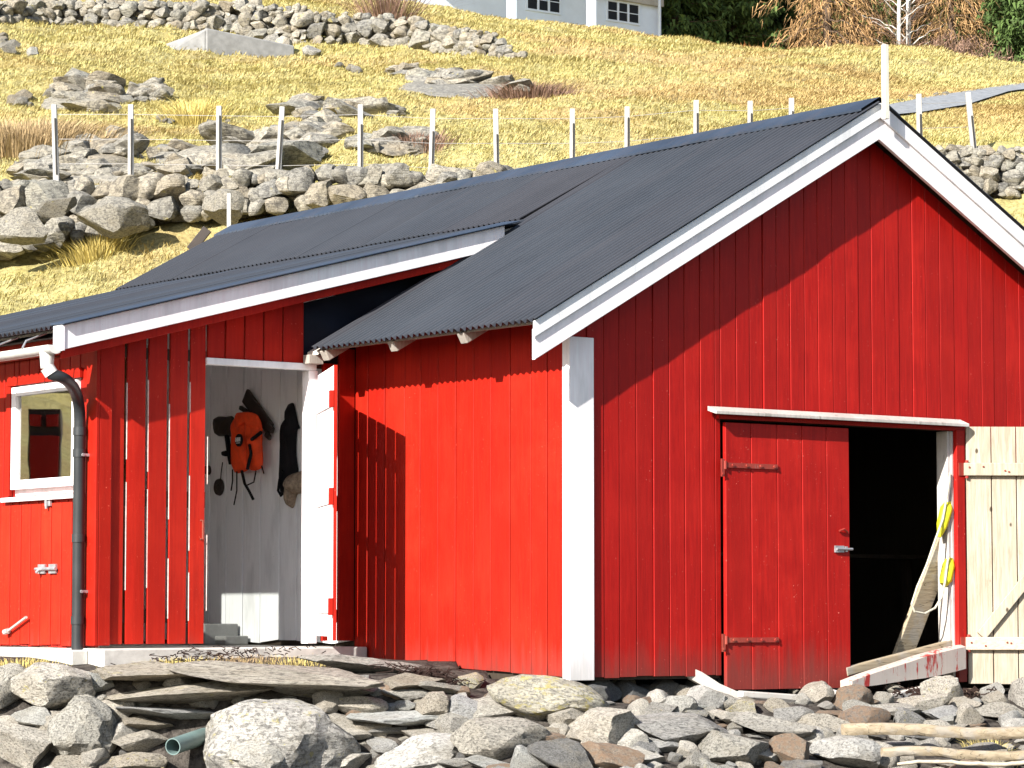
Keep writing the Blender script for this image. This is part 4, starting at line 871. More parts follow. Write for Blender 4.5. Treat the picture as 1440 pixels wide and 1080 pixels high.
# driftwood logs
def log(a, b, ta, tb, r0, r1, m, label, name='driftwood_log'):
    g = MB(); A = CAM+ray(*a)*ta; B = CAM+ray(*b)*tb; n = 22; pts = []; rad = []
    for i in range(n+1): q = i/n; p = Vector(A).lerp(Vector(B), q); pts.append(p+Vector((0, 0, .012*math.sin(q*7)+random.uniform(-.004, .004)))); rad.append((r0+(r1-r0)*q)*(1+random.uniform(-.04, .04))*(.75 if i in (0, n) else 1))
    g.tube(pts, rad, 14)
    if name == 'driftwood_log':
        zc_ = sum(v[2] for v in g.v)/len(g.v); mx_ = max(rad)
        g.v = [(v[0], v[1], pts[min(k//14, n)].z+max(-.62*mx_, min(.62*mx_, v[2]-pts[min(k//14, n)].z+.006*math.sin(k*1.7)))) for k, v in enumerate(g.v)]
    o = g.build(name, m, None, 30); return tag(o, label, 'log')
log((1185, 1026), (1470, 1030), 20.6, 20.9, .058, .065, TANW, 'cracked tan driftwood log lying level below the open doorway')
log((1240, 1058), (1470, 1062), 20.2, 20.4, .045, .05, TANW, 'mossy driftwood log in front of the tan one, at the bottom right')
log((1262, 1074), (1470, 1072), 20.05, 20.2, .012, .016, GREYX, 'thin grey stick along the bottom right edge', 'driftwood_stick')
# drain pipe
A = CAM+ray(243, 1050)*20.15; B = A+RV*.17+np.array([_s, _c, 0])*.42+np.array([0, 0, .055])
g = MB(); d = Vector(B-A).normalized(); R0 = .057
u = d.orthogonal().normalized(); w_ = d.cross(u); V = []; n = 28
for (P, r_) in ((A, R0), (B, R0), (B, R0-.007), (A, R0-.007)):
    V += [Vector(P)+(u*math.cos(2*PI*k/n)+w_*math.sin(2*PI*k/n))*r_ for k in range(n)]
g.add(V, [(s*n+k, s*n+(k+1) % n, ((s+1) % 4)*n+(k+1) % n, ((s+1) % 4)*n+k) for s in (0, 1, 2, 3) for k in range(n)]); tag(g.build('drain_pipe', PVCG, None, 50), 'grey green plastic drain pipe end poking out between the stones', 'pipe')
# ------------------------------------------------------------------ hillside: walls, outcrops, fence
masks = []          # (x, y, radius) places without grass
def hillrock(px, py, w, h, label, kind='r', i=None, m=None, name='boulder', group=None, dark=False, cat='boulder'):
    p, t = hit(px, py+h*.3, 31); k = t/FPX; sx = w*k/2*1.1; sz = h*k/2*1.35/(.72 if kind == 'r' else .8)
    masks.append((p.x, p.y, sx*.8))
    return stone(name, kind, random.randrange(12 if kind == 'r' else 10) if i is None else i, m or ROCKL, (p.x, p.y, p.z+sz*.25), (sx, sx*.8, sz), (random.uniform(-.15, .15), random.uniform(-.15, .15), random.uniform(-3, 3)), label, cat, group)
def stone_wall(name, top, bot, smin, smax, label, tfun=None, courses=None, fill=1.0, depth=.5, extra=None, m=WALLROCK):
    """dry stone wall between the lines top and bot (given over px): stones stacked in courses on the ground line"""
    items = []; x = top[0][0]
    xs0, xs1 = top[0][0], top[-1][0]
    P0, T0 = hit(xs0, np.interp(xs0, [a for a, _ in bot], [b for _, b in bot]), 31)
    px = xs0
    tb = {}
    step = 10
    base = []
    for q in np.arange(xs0, xs1+1, step):
        b = np.interp(q, [a for a, _ in bot], [b for _, b in bot]); tp = np.interp(q, [a for a, _ in top], [b for _, b in top])
        if tfun is None: p, t = hit(q, b, 31)
        else: t = tfun(q)
        base.append((q, b, tp, t))
    base = np.array(base); base[:, 3] = np.convolve(np.pad(base[:, 3], 5, 'edge'), np.ones(11)/11, 'valid')
    for row_off, back in ((0, 0), (.0, .28)):
        lev = np.zeros(len(base))+base[:, 1]+4
        q = xs0
        guard = 0
        while guard < 5000:
            guard += 1
            hgt = lev-base[:, 2]; k = np.argmax(hgt+np.random.default_rng(guard+17).uniform(0, 6, len(hgt)))
            if hgt[k] < 3: break
            t = base[k, 3]+back; kk = t/FPX; w = random.uniform(smin, smax)*(1.0 if random.random() > .16 else 1.6); w = min(w, max(10, hgt[k]*2.2)); h = min(w*random.uniform(.5, .85), hgt[k]+smin*.5)
            cx = base[k, 0]; cy = lev[k]-h*.5
            d = ray(cx, cy); fh = d[0]*_s+d[1]*_c; c = CAM+d*((t+ (base[k,1]-cy)*kk*.22)/fh)
            var = RK[random.randrange(12)] if w > smax*1.0 else SMALL[random.randrange(10)]
            items.append((var, c, (w*kk/2*1.13, w*kk/2*.95, h*kk/2*1.22/(.75)), (random.uniform(-.2, .2), random.uniform(-.3, .3), -YAW+random.uniform(-.5, .5))))
            sel = np.abs(base[:, 0]-cx) < w*.47; lev[sel] = np.minimum(lev[sel], cy-h*.40)
    o = merge_rocks(name, items, m); return tag(o, label, 'stone wall')
random.seed(21)
stone_wall('dry_stone_wall', [(-40, 268), (0, 262), (60, 256), (140, 262), (230, 258), (330, 252), (430, 244), (560, 244), (700, 246), (760, 240)], [(-40, 372), (0, 362), (110, 335), (220, 312), (330, 300), (450, 292), (760, 280)], 26, 46, 'lower dry stone wall of big lichen covered stones under the leaning fence posts', tfun=lambda q: 35.9)
stone_wall('dry_stone_wall', [(1300, 214), (1350, 206), (1395, 214), (1440, 208), (1500, 205)], [(1300, 262), (1350, 272), (1500, 275)], 14, 26, 'short dry stone wall behind the right roof slope', tfun=lambda q: 35.9)
stone_wall('dry_stone_wall', [(-40, 4), (60, 0), (150, 2), (250, 4), (300, 8), (360, 2)], [(-40, 34), (60, 32), (180, 38), (270, 42), (360, 44)], 12, 22, 'upper dry stone wall in the top left corner of the hill')
stone_wall('dry_stone_wall', [(345, 10), (420, 12), (470, 22), (560, 26), (640, 40), (690, 46), (735, 80)], [(345, 62), (420, 64), (500, 60), (600, 68), (660, 80), (735, 84)], 13, 24, 'tumbled upper stone wall ending in the middle of the hill')
# boulders at the foot of the lower wall
for (px, py, w, h, i, lab) in ((28, 328, 86, 72, 2, 'big rounded boulder at the left end of the lower stone wall'), (165, 302, 110, 66, 0, 'broad speckled boulder in the lower stone wall under the second post'), (82, 290, 62, 34, 7, 'flat topped boulder in the lower wall under the leftmost post'), (318, 290, 64, 54, 9, 'squarish brown boulder in the lower wall beside the short stake')):
    d = ray(px, py); t = 35.55; c = CAM+d*t; kk = t/FPX
    stone('boulder', 'r', i, WALLROCK, c, (w*kk/2*1.05, w*kk/2*.8, h*kk/2/.7), (0, 0, -YAW), lab, 'boulder')
# outcrops
def outcrop(pts, label, smin=16, smax=34, m=WALLROCK, n=40, squash=.55, group=None):
    items = []
    if n < 10:
        for k in range(n):
            a, b = random.sample(pts, 2); f = random.random(); w = random.uniform(smin, smax); hillrock(a[0]+(b[0]-a[0])*f, a[1]+(b[1]-a[1])*f, w, w*.6, 'stone of the '+label, 'c', name='field_stone', group='stones of the '+label, m=WALLROCK, cat='stone')
        return
    for k in range(int(n*1.4)):
        a, b = random.sample(pts, 2); f = random.random(); px = a[0]+(b[0]-a[0])*f; py = a[1]+(b[1]-a[1])*f; p, t = hit(px, py+4, 31); kk = t/FPX; w = random.uniform(smin, smax); 
        masks.append((p.x, p.y, w*kk*.62))
        items.append((RK[random.randrange(12)], (p.x, p.y, p.z+w*kk*.14), (w*kk*1.0, w*kk*.85, w*kk*squash*1.05), (random.uniform(-.3, .3), random.uniform(-.3, .3), random.uniform(-3, 3))))
    A_ = np.array([it[1] for it in items]); c_ = A_.mean(0); rr, tt_ = to_rt(A_[:, 0], A_[:, 1]); w_ = (rr.max()-rr.min())*.5+.15; dp = (tt_.max()-tt_.min())*.5+.15
    items.append((RK[12+len(items) % 4], (c_[0], c_[1], c_[2]-.12), (w_, dp, .22), (math.atan2(A_[np.argmax(tt_), 2]-A_[np.argmin(tt_), 2], max(2*dp, .5)), 0, -YAW)))
    return tag(merge_rocks('rock_outcrop', items, m), label, 'rock outcrop')
outcrop([(90, 115), (150, 125), (95, 150), (145, 155)], 'grey rock heap on the grass above the second fence post', 20, 44, n=16)
outcrop([(185, 128), (210, 120), (240, 128), (200, 140)], 'dark rubble patch right of the grey rock heap', 10, 20, n=16, squash=.7)
outcrop([(18, 142), (70, 132), (40, 150)], 'low rock ledge above the brown reeds', 14, 28, n=9)
outcrop([(100, 200), (175, 195), (110, 228), (130, 240), (180, 215)], 'broken rocks between the first and second fence posts', 16, 42, n=20)
outcrop([(280, 230), (350, 205), (400, 210), (415, 228), (330, 245)], 'broad flat outcrop behind the third and fourth fence posts', 30, 70, n=18, squash=.42)
outcrop([(395, 190), (430, 160), (470, 185), (450, 205), (410, 150)], 'steep rocky outcrop right of the fourth fence post', 18, 38, n=18)
outcrop([(480, 150), (520, 148), (560, 160), (470, 160)], 'pale ledge of rock above the fifth fence post', 18, 40, n=12, squash=.4)
outcrop([(500, 205), (535, 190), (590, 195), (560, 212)], 'dark outcrop between the fifth and sixth fence posts', 18, 36, n=16)
outcrop([(560, 100), (620, 108), (690, 120), (740, 132), (600, 118), (720, 128)], 'long dark outcrop under the tumbled upper wall', 18, 40, n=30, squash=.42)
outcrop([(470, 92), (505, 98)], 'small patch left of the long dark outcrop', 14, 24, n=5)
outcrop([(0, 50), (22, 62), (8, 72)], 'small dark outcrop by the upper left edge', 18, 30, n=7)
outcrop([(230, 165), (250, 162), (215, 172), (325, 172)], 'scatter between the second and third post tops', 9, 16, n=9)
outcrop([(60, 222), (100, 236), (30, 240), (130, 248)], 'rubble at the foot of the brown reeds', 18, 38, n=14)
outcrop([(230, 222), (262, 212), (250, 236)], 'low mossy rocks between the second and third fence posts', 20, 36, n=10)
outcrop([(425, 140), (450, 150), (405, 152)], 'small crag above the fourth fence post', 16, 30, n=10)
outcrop([(0, 262), (40, 255), (90, 250), (180, 250), (280, 246), (240, 240)], 'stony rim along the top of the lower stone wall', 16, 40, n=26, squash=.4)
outcrop([(1250, 140), (1265, 142), (1330, 132)], 'few small ones beside the gravel path', 7, 12, n=7)
for (px, py, w, h, lab) in ((400, 70, 34, 34, 'pale rounded boulder at the right end of the concrete block'), (438, 76, 34, 18, 'dark low stone right of the pale rounded boulder'), (45, 74, 22, 18, 'small reddish stone by the upper left edge'), (110, 340, 24, 14, 'small stone in the grass below the lower wall')):
    hillrock(px, py, w, h, lab, name='boulder')
# concrete block on the hill
p, t = hit(290, 74, 31); d1 = Vector(CAM+ray(405, 62)*t*1.04)
g = MB(); a = Vector(p)+Vector((0, 0, 0)); L = 115*t/FPX; Hh = 34*t/FPX
ux = Vector((_c, -_s, 0)); uy = Vector((_s, _c, 0)); dirw = (ux*1.0+uy*.55).normalized(); nrm = Vector((-dirw.y, dirw.x, 0))
V = []
for (q, dd, z) in ((0,0,-.3),(L*1.2,0,-.1),(L*1.2,.9,-.1),(0,.9,-.3),(0,0,Hh),(L*1.2,0,Hh*.62),(L*1.2,.9,Hh*.62),(0,.9,Hh)): v = a+dirw*q+nrm*dd; V.append((v.x, v.y, a.z+z))
g.hexa(V)
v0 = a-dirw*(36*t/FPX)
V2 = []
for (q, dd, z) in ((0,.02,-.3),(.02,.9,-.3),(-.95,1.1,-.1),(-.95,.5,-.2),(0,.02,Hh*.95),(.02,.9,Hh*.95),(-.5,.9,Hh*.5),(-.7,.5,Hh*.35)): v = a+dirw*(q-.003)+nrm*dd; V2.append((v.x, v.y, a.z+z))
g.hexa([V2[3], V2[0], V2[1], V2[2], V2[7], V2[4], V2[5], V2[6]])
tag(g.build('concrete_block', CONCG, None, 0, .03), 'long grey concrete block lying in the grass below the upper stone wall', 'concrete block')
# fence posts (grey split posts, pale on the left side) + short stake
POSTM = M_wood('fence_post_wood', (.26, .25, .24), (.46, .45, .43), False); POSTD = M_simple('post_groove', (.03, .028, .026), .9)
posts = [(76, 147, 246, -2), (184, 147, 270, 0), (308, 149, 262, 2), (397, 150, 247, 5), (507, 147, 250, 0), (609, 153, 256, 3), (697, 153, 262, -1), (805, 153, 262, 0), (882, 150, 262, 0), (979, 141, 262, 0), (1055, 142, 262, 0), (1113, 138, 262, 0), (1292, 132, 240, -1), (1361, 130, 226, -9)]
desc = ['leftmost fence post', 'second fence post from the left', 'third fence post from the left', 'fourth fence post from the left, leaning right', 'fifth fence post from the left', 'sixth fence post from the left', 'seventh fence post, just above the ridge', 'eighth fence post, half hidden by the ridge', 'ninth fence post, showing above the ridge', 'tenth fence post, weathered, above the ridge', 'short top of the eleventh fence post above the ridge', 'barely visible tip of the twelfth fence post above the ridge', 'first fence post right of the gable peak', 'rightmost fence post, leaning left on the stone wall']
tops = []
for k, (px, y0, y1, ln) in enumerate(posts):
    t = 36.6; B = Vector(CAM+ray(px+ (-ln if ln else 0)*.5*0, y1)*t); A = Vector(CAM+ray(px, y0)*t)
    if ln: B = Vector(CAM+ray(px+{-2: 3, 2: 0, 5: -6, 3: -3, -1: 2, -9: 10}.get(ln, 0), y1)*t)
    d = (A-B); L = d.length+.4; d.normalize(); B0 = A-d*L
    root = empty('fence_post', tuple(B0), 'weathered pale post, '+desc[k], 'fence post', 'posts of the wire fence on the hill')
    wv = .074
    g = MB(); g.bar(B0, A, wv, .07, up=(-_s, -_c, 0), w2=wv*.85, h2=.06); g.build('post', POSTM, root, 0, .006)
    g = MB(); off = Vector(RV)*(.012)-Vector((_s, _c, 0))*.037; g.bar(B0+off+d*.4, A+off-d*random.uniform(.12, .35), .018, .012, up=(-_s, -_c, 0)); g.build('groove_shadow_batten', POSTD, root, 0)
    tops.append((A, d, L))
WIRE = M_simple('fence_wire', (.25, .24, .23), .5, .8, .1)
for rng_ in ((0, 12), (12, 14)):
    for dz in (.12, .42, .72):
        g = MB(); g.tube([A-d*dz for A, d, L in tops[rng_[0]:rng_[1]]], .0035, 4)
        tag(g.build('fence_wire', WIRE, None, 40), '%s strand of thin wire along the %s posts' % ({.12: 'top', .42: 'middle', .72: 'bottom'}[dz], 'left run of' if rng_[0] == 0 else 'two rightmost'), 'wire')
A = Vector(CAM+ray(322, 272)*33.6); B = Vector(CAM+ray(322, 330)*33.6); g = MB(); g.bar(B, A, .045, .04, up=(-_s, -_c, 0)); tag(g.build('wooden_stake', POSTM, None, 0, .004), 'short pale stake behind the far end of the roof ridge', 'stake')
# old boards behind the far verge
for (a, b, w, m, lab) in (((268, 352), (292, 322), .10, BROWNL, 'dark board sticking up behind the far roof verge'), ((262, 360), (272, 354), .04, POSTM, 'small white scrap behind the far roof verge')):
    A = Vector(CAM+ray(*a)*31.9); B = Vector(CAM+ray(*b)*31.9); g = MB(); g.bar(A, B, w, .05, up=(-_s, -_c, 0)); tag(g.build('old_board', m, None, 0, .004), lab, 'board')
# ------------------------------------------------------------------ grass
def blades(n, rfun, tlo, thi, h0, h1, w, m, name, seed, lean=.6, exclude=True, clump=0):
    g = np.random.default_rng(seed); t = np.sqrt(g.uniform(tlo**2, thi**2, n)); r = g.uniform(-.195, .205, n)*t
    if clump:
        k = n//clump; tc = np.sqrt(g.uniform(tlo**2, thi**2, k)); rc = g.uniform(-.195, .205, k)*tc; t = np.repeat(tc, clump)+g.normal(0, .06, k*clump); r = np.repeat(rc, clump)+g.normal(0, .06, k*clump); n = k*clump
    x, y = rt(r, t); ok = np.ones(n, bool)
    px = 720+FPX*r/t
    if exclude:
        M = np.array(masks)
        for a in range(0, len(M), 40):
            d = np.hypot(x[:, None]-M[None, a:a+40, 0], y[:, None]-M[None, a:a+40, 1]) < M[None, a:a+40, 2]*.78; ok &= ~d.any(1)
        ok &= ~((t > 35.6) & (t < 36.75))
        # keep the gravel path free
        z0 = H(x, y); py = 863-(z0-CAM[2])/t*FPX
        u_ = np.interp(px, [a for a, _ in up_e], [b for _, b in up_e]); l_ = np.interp(px, [a for a, _ in lo_e], [b for _, b in lo_e]); ok &= ~((px > 1180) & (py > u_-1) & (py < l_+1))
    x, y, t = x[ok], y[ok], t[ok]; n = len(x); z = H(x, y)
    hh = g.uniform(h0, h1, n)*(.55+.9*vn(x*1.3, y*1.3, 77)); a = g.uniform(0, 2*PI, n); wd = w*g.uniform(.6, 1.4, n)*(t/45)**.5
    sx, sy = np.cos(a)*wd/2, np.sin(a)*wd/2; la = -1.9+g.normal(0, .9, n)+2.0*vn(x*.4, y*.4, 5); lx, ly = np.cos(la)*hh*lean*g.uniform(.4, 1.6, n), np.sin(la)*hh*lean*g.uniform(.4, 1.6, n)
    P0 = np.stack([x-sx, y-sy, z-.02], 1); P1 = np.stack([x+sx, y+sy, z-.02], 1); P2 = np.stack([x+lx*.45+sx*.7, y+ly*.45+sy*.7, z+hh*.65], 1); P3 = np.stack([x+lx, y+ly, z+hh*.9], 1); P4 = np.stack([x+lx*.45-sx*.7, y+ly*.45-sy*.7, z+hh*.65], 1)
    V = np.stack([P0, P1, P2, P4, P3], 1).reshape(-1, 3); b = np.arange(n)[:, None]*5
    F = np.concatenate([np.concatenate([b+0, b+1, b+2], 1), np.concatenate([b+0, b+2, b+3], 1), np.concatenate([b+3, b+2, b+4], 1)], 0); rnd = np.tile(g.uniform(0, 1, n), 3)
    me = np_mesh(name, V, F, rnd); o = link_mesh(name, me, m); return tag(o, kind='stuff')
tag(blades(330000, None, 31, 60, .025, .065, .013, BLADE, 'dry_grass', 5, 1.2), 'matted straw coloured grass covering the hillside', 'grass')
tag(blades(230000, None, 58, 87, .04, .085, .017, BLADE, 'dry_grass', 6, 1.1), 'straw coloured grass on the upper hillside', 'grass')
def tuft(name, px, py, n, h, spread, m, label, cat='tuft', t0=31, w=.008, kind=None, flat=1):
    p, t = hit(px, py, t0); g = np.random.default_rng(int(px*7+py)); x = p.x+g.normal(0, spread, n); y = p.y+g.normal(0, spread*flat, n); z = H(x, y)
    hh = g.uniform(.4, 1, n)*h; a = g.uniform(0, 2*PI, n); lx = (x-p.x)*.8*h/spread*.5+g.normal(0, .12, n)*h; ly = (y-p.y)*.8*h/spread*.5+g.normal(0, .12, n)*h; sx, sy = np.cos(a)*w/2, np.sin(a)*w/2
    P0 = np.stack([x-sx, y-sy, z-.03], 1); P1 = np.stack([x+sx, y+sy, z-.03], 1); P2 = np.stack([x+lx*.5+sx*.6, y+ly*.5+sy*.6, z+hh*.7], 1); P3 = np.stack([x+lx*1.2, y+ly*1.2, z+hh], 1); P4 = np.stack([x+lx*.5-sx*.6, y+ly*.5-sy*.6, z+hh*.7], 1)
    V = np.stack([P0, P1, P2, P4, P3], 1).reshape(-1, 3); b = np.arange(n)[:, None]*5
    F = np.concatenate([np.concatenate([b+0, b+1, b+2], 1), np.concatenate([b+0, b+2, b+3], 1), np.concatenate([b+3, b+2, b+4], 1)], 0)
    o = link_mesh(name, np_mesh(name, V, F, np.tile(g.uniform(0, 1, n), 3)), m); return tag(o, label, cat, None, kind)
tuft('brown_reeds', 30, 205, 3600, .42, .55, REED, 'brown withered reeds between the left edge and the first fence post', 'reeds', kind='stuff', w=.014)
for (px, py, n, h, s_, lab) in ((400/3+0, 362, 700, .30, .16, 'straw tuft in the grass below the lower wall'), (275, 175, 700, .42, .20, 'dry tuft between the second and third fence posts'), (148, 345, 300, .22, .12, 'small tuft left of the roof end')):
    tuft('grass_tuft', px, py, n, h, s_, TUFT, lab, w=.012)
tuft('dark_shrub', 585, 208, 800, .22, .2, BRUSH, 'dark low shrub beside the rocks between the fifth and sixth posts', 'shrub', w=.012)
tuft('dark_shrub', 745, 136, 1500, .30, .30, BRUSH, 'dark brown heather at the right end of the long outcrop', 'shrub', w=.014)
tuft('bare_bush', 545, 34, 500, 1.3, .22, BRUSH, 'bare twiggy bush on top of the upper stone wall', 'bush', w=.018)
tuft('grass_tuft', 1392, 1062, 500, .09, .07, TUFT, 'yellow grass tuft on the driftwood at the bottom right', t0=18, w=.004)
tuft('grass_tuft', 25, 938, 500, .06, .14, TUFT, 'dry grass on the bank at the left edge of the photo', t0=18, w=.004)
for (px, py, lab) in ((250, 934, 'in front of the slatted wall'), (350, 932, 'below the white doorway'), (420, 936, 'left of the shaded side wall')):
    tuft('withered_grass', px, py, 450, .045, .16, TUFT if px != 350 else REED, 'thin withered grass %s' % lab, t0=18, w=.004)
def litter(name, px, py, n, sp, m, label, ln=.12, r=.004):
    p, t = hit(px, py, 18); g = MB()
    for k in range(n):
        a = Vector((p.x+random.gauss(0, sp), p.y+random.gauss(0, sp*.6), 0)); a.z = float(H(a.x, a.y))+random.uniform(.02, .08); an = random.uniform(0, PI); e = a+Vector((math.cos(an), math.sin(an), random.uniform(-.3, .4)))*ln*random.uniform(.4, 1.2); mid = (a+e)/2+Vector((random.gauss(0, .01), random.gauss(0, .01), random.gauss(0, .012)))
        g.tube([a, mid, e], r, 4)
    return tag(g.build(name, m, None, 40), label, 'litter', None, 'stuff')
litter('dry_twigs', 610, 962, 150, .14, SEAW, 'dry twigs and roots under the bright red side wall')
litter('seaweed', 1325, 985, 260, .16, SEAW, 'dark dried seaweed below the peeling red beam', .07, .006)
litter('seaweed', 1230, 975, 120, .10, SEAW, 'dark dried seaweed under the doorway beam', .06, .006)
litter('dry_twigs', 300, 930, 130, .3, SEAW, 'brown litter on the terrace before the slatted wall', .08, .004)
# ------------------------------------------------------------------ house on the crest
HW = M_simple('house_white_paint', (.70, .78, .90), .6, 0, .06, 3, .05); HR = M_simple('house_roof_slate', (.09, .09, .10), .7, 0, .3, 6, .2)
HG = M_simple('house_grey_frieze', (.42, .40, .36), .8, 0, .2, 4, .1)
ht = 90.; pc = CAM+ray(931, 34)*(ht/1.0); fr_ = Vector((pc[0], pc[1], float(H(pc[0], pc[1]))-.6))   # near right corner of the front
HO = empty('white_house', tuple(fr_), 'white wooden house with porch posts and dark small paned windows on the crest', 'house')
def hp_(u, v, z): return (fr_.x-u, fr_.y+v, fr_.z+z)     # u to the left along the front, v back, z up
def hbox(g, a, b): p = hp_(*a); q = hp_(*b); return g.box((min(p[0],q[0]), min(p[1],q[1]), min(p[2],q[2])), (max(p[0],q[0]), max(p[1],q[1]), max(p[2],q[2])))
WL = 11.
zt_ = 5.2
def hx(px, v=1.6):           # distance along the front for a photo column
    w = un(px, 20, 1, fr_.y+v); return fr_.x-w[0]
def hzz(px, py, v=1.6): return un(px, py, 1, fr_.y+v)[2]-fr_.z
g = MB(); hbox(g, (hx(929), 1.6, 0), (WL, 8, zt_)); g.build('wall', HW, HO, 0)
g = MB(); hbox(g, (hx(929), 1.45, hzz(900, 6)), (WL, 1.59, hzz(900, 6)+.5)); g.build('frieze', HG, HO, 0)
g = MB(); hbox(g, (-1.6, -.6, zt_-.02), (WL+.5, 8.4, zt_+.16)); g.build('porch_ceiling', HG, HO, 0)
g = MB(); V = [hp_(-1.6, -.6, zt_+.17), hp_(WL+.5, -.6, zt_+.17), hp_(WL+.5, 8.4, zt_+.17), hp_(-1.6, 8.4, zt_+.17), hp_(-1.6, 3.9, zt_+3), hp_(WL+.5, 3.9, zt_+3)]
g.add(V, [(0,1,5,4), (2,3,4,5), (0,4,3), (1,2,5), (0,3,2,1)]); g.build('roof', HR, HO, 0)
for px in (720, 832): 
    u = hx(px, 0.); g = MB(); hbox(g, (u-.1, -.1, 0), (u+.12, .1, zt_-.03)); g.build('porch_post', HW, HO, 0, .01)
u = hx(928, 1.4); g = MB(); g.tube([hp_(u, 1.42, 0), hp_(u, 1.42, zt_-.03)], .05, 8); g.build('downpipe', HW, HO, 40)
for (a, b, y0, y1, n) in ((741, 786, -14, 15, 3), (854, 897, 5, 30, 3)):
    u0, u1 = hx(b), hx(a); z1 = hzz((a+b)/2, y0); z0 = hzz((a+b)/2, y1); W = MB()
    hbox(W, (u0-.06, 1.555, z0-.06), (u1+.06, 1.598, z0)); hbox(W, (u0-.06, 1.555, z1), (u1+.06, 1.598, z1+.06)); hbox(W, (u0-.06, 1.555, z0), (u0, 1.598, z1)); hbox(W, (u1, 1.555, z0), (u1+.06, 1.598, z1))
    for k in (1, 2): uu = u0+(u1-u0)*k/3; hbox(W, (uu-.035, 1.56, z0), (uu+.035, 1.598, z1))
    for k in (1,): zz = z0+(z1-z0)*k/2; hbox(W, (u0, 1.57, zz-.012), (u1, 1.598, zz+.012))
    W = W.build('window', HW, HO, 0); g = MB(); hbox(g, (u0, 1.585, z0), (u1, 1.5975, z1)); g.build('pane', DGLASS, W, 0)
# ------------------------------------------------------------------ trees behind the crest
def leafcards(P, D, size, g, n_per=1, narrow=.35, jitter=.5):
    """triangular leaf clumps around points P pointing along D"""
    P = np.repeat(P, n_per, 0)+g.normal(0, size*jitter, (len(P)*n_per, 3)); D = np.repeat(D, n_per, 0)+g.normal(0, .5, (len(P), 3)); D /= np.linalg.norm(D, axis=1)[:, None]
    S_ = g.normal(size=(len(P), 3)); S_ = np.cross(D, S_); S_ /= np.linalg.norm(S_, axis=1)[:, None]; L = size*g.uniform(.6, 1.4, len(P))[:, None]
    V = np.stack([P-S_*L*narrow*.5, P+S_*L*narrow*.5, P+D*L], 1).reshape(-1, 3); return V
def tree_mesh(kind, seed):
    g = np.random.default_rng(seed); tb = MB(); Ps = []; Ds = []; hgt = g.uniform(8.5, 11)
    lean = g.normal(0, .15, 2); tr = [(lean[0]*q, lean[1]*q, hgt*q) for q in np.linspace(0, 1, 7)]
    tb.tube(tr, list(np.linspace(.17 if kind != 'birch' else .10, .03, 7)), 8)
    nb = {'spruce': 120, 'larch': 90, 'birch': 34}[kind]
    for k in range(nb):
        q = (k+.5)/nb if kind != 'birch' else .12+.85*k/nb; z = hgt*(.02+.96*q) if kind != 'birch' else hgt*q; az = k*2.4+g.normal(0, .3)
        R = {'spruce': 2.3*(1-q)**.8+.25, 'larch': 2.5*(1-q)**.7+.2, 'birch': 1.9*(1-q*.6)}[kind]*g.uniform(.65, 1.1)
        n = 8; pts = []
        for i in range(n+1):
            s = i/n
            dz = {'spruce': -.35*s*R+.25*s*s*R, 'larch': -.25*s*R-.35*s*s*R+.15*math.sin(s*3), 'birch': .9*s*R-.3*s*s*R}[kind]
            pts.append((lean[0]*z/hgt+math.cos(az+.25*s)*R*s, lean[1]*z/hgt+math.sin(az+.25*s)*R*s, z+dz+g.normal(0, .03)))
        tb.tube(pts, list(np.linspace(.035 if kind != 'birch' else .026, .006, n+1)), 4, cap=False)
        m_ = {'spruce': 26, 'larch': 34, 'birch': 22}[kind]
        for j in range(m_):
            s = g.uniform(.12, 1); f = s*n; i = min(int(f), n-1); p = np.array(pts[i])*(1-(f-i))+np.array(pts[i+1])*(f-i); side = g.choice([-1, 1])*g.uniform(.1, .45)*R*.5*(1-s*.5)
            sd = np.array([-math.sin(az), math.cos(az), 0])*side; Ps.append(p+sd+np.array([0, 0, -abs(side)*.3])); Ds.append(np.array([math.cos(az)*.5, math.sin(az)*.5, -.9 if kind != 'birch' else .5])+sd*.8)
    V = leafcards(np.array(Ps), np.array(Ds), {'spruce': .22, 'larch': .30, 'birch': .26}[kind], g, {'spruce': 6, 'larch': 4, 'birch': 3}[kind], {'spruce': .42, 'larch': .07, 'birch': .05}[kind])
    F = np.arange(len(V)).reshape(-1, 3); me = np_mesh('crown', V, F, g.uniform(0, 1, len(F)))
    return tb, me
TREES = {}
LM = {'spruce': SPRUCE, 'larch': LARCH, 'birch': BRUSH}
def tree(kind, px, t, label, seed, sc=1., rot=0., group=None, sink=.2):
    d = ray(px, 50); fh = d[0]*_s+d[1]*_c; c = CAM+d*(t/fh); z = float(H(c[0], c[1]))-sink
    nm = {'spruce': 'spruce_tree', 'larch': 'larch_tree', 'birch': 'birch_tree'}[kind]
    root = empty(nm, (c[0], c[1], z), label, 'tree', group); root.rotation_euler = (0, 0, rot); root.scale = (sc, sc, sc)
    key = (kind, seed)
    if key not in TREES:
        tb, cm = tree_mesh(kind, seed); a = tb.build('trunk', BIRCH if kind == 'birch' else BARK, None, 40); cm.materials.append(LM[kind]); b = bpy.data.objects.new('crown', cm); COL.objects.link(b); TREES[key] = (a, b)
        a.parent = root; b.parent = root
    else:
        for src in TREES[key]: o = src.copy(); COL.objects.link(o); o.parent = root
    return root
for k, (px, t, sd, sc) in enumerate(((948, 93, 1, 1), (990, 95, 2, 1.1), (1035, 94, 1, .9), (1085, 99, 2, 1.), (1400, 93.5, 2, 1.), (1436, 90.5, 1, .9))):
    tree('spruce', px, t, ('dark green spruce just right of the white house', 'second dark green spruce right of the white house', 'dark green spruce above the rust coloured bush', 'shaded spruce behind the rust coloured bush', 'green spruce right of the brown larches', 'green spruce in the upper right corner')[k], sd, sc, k*1.3)
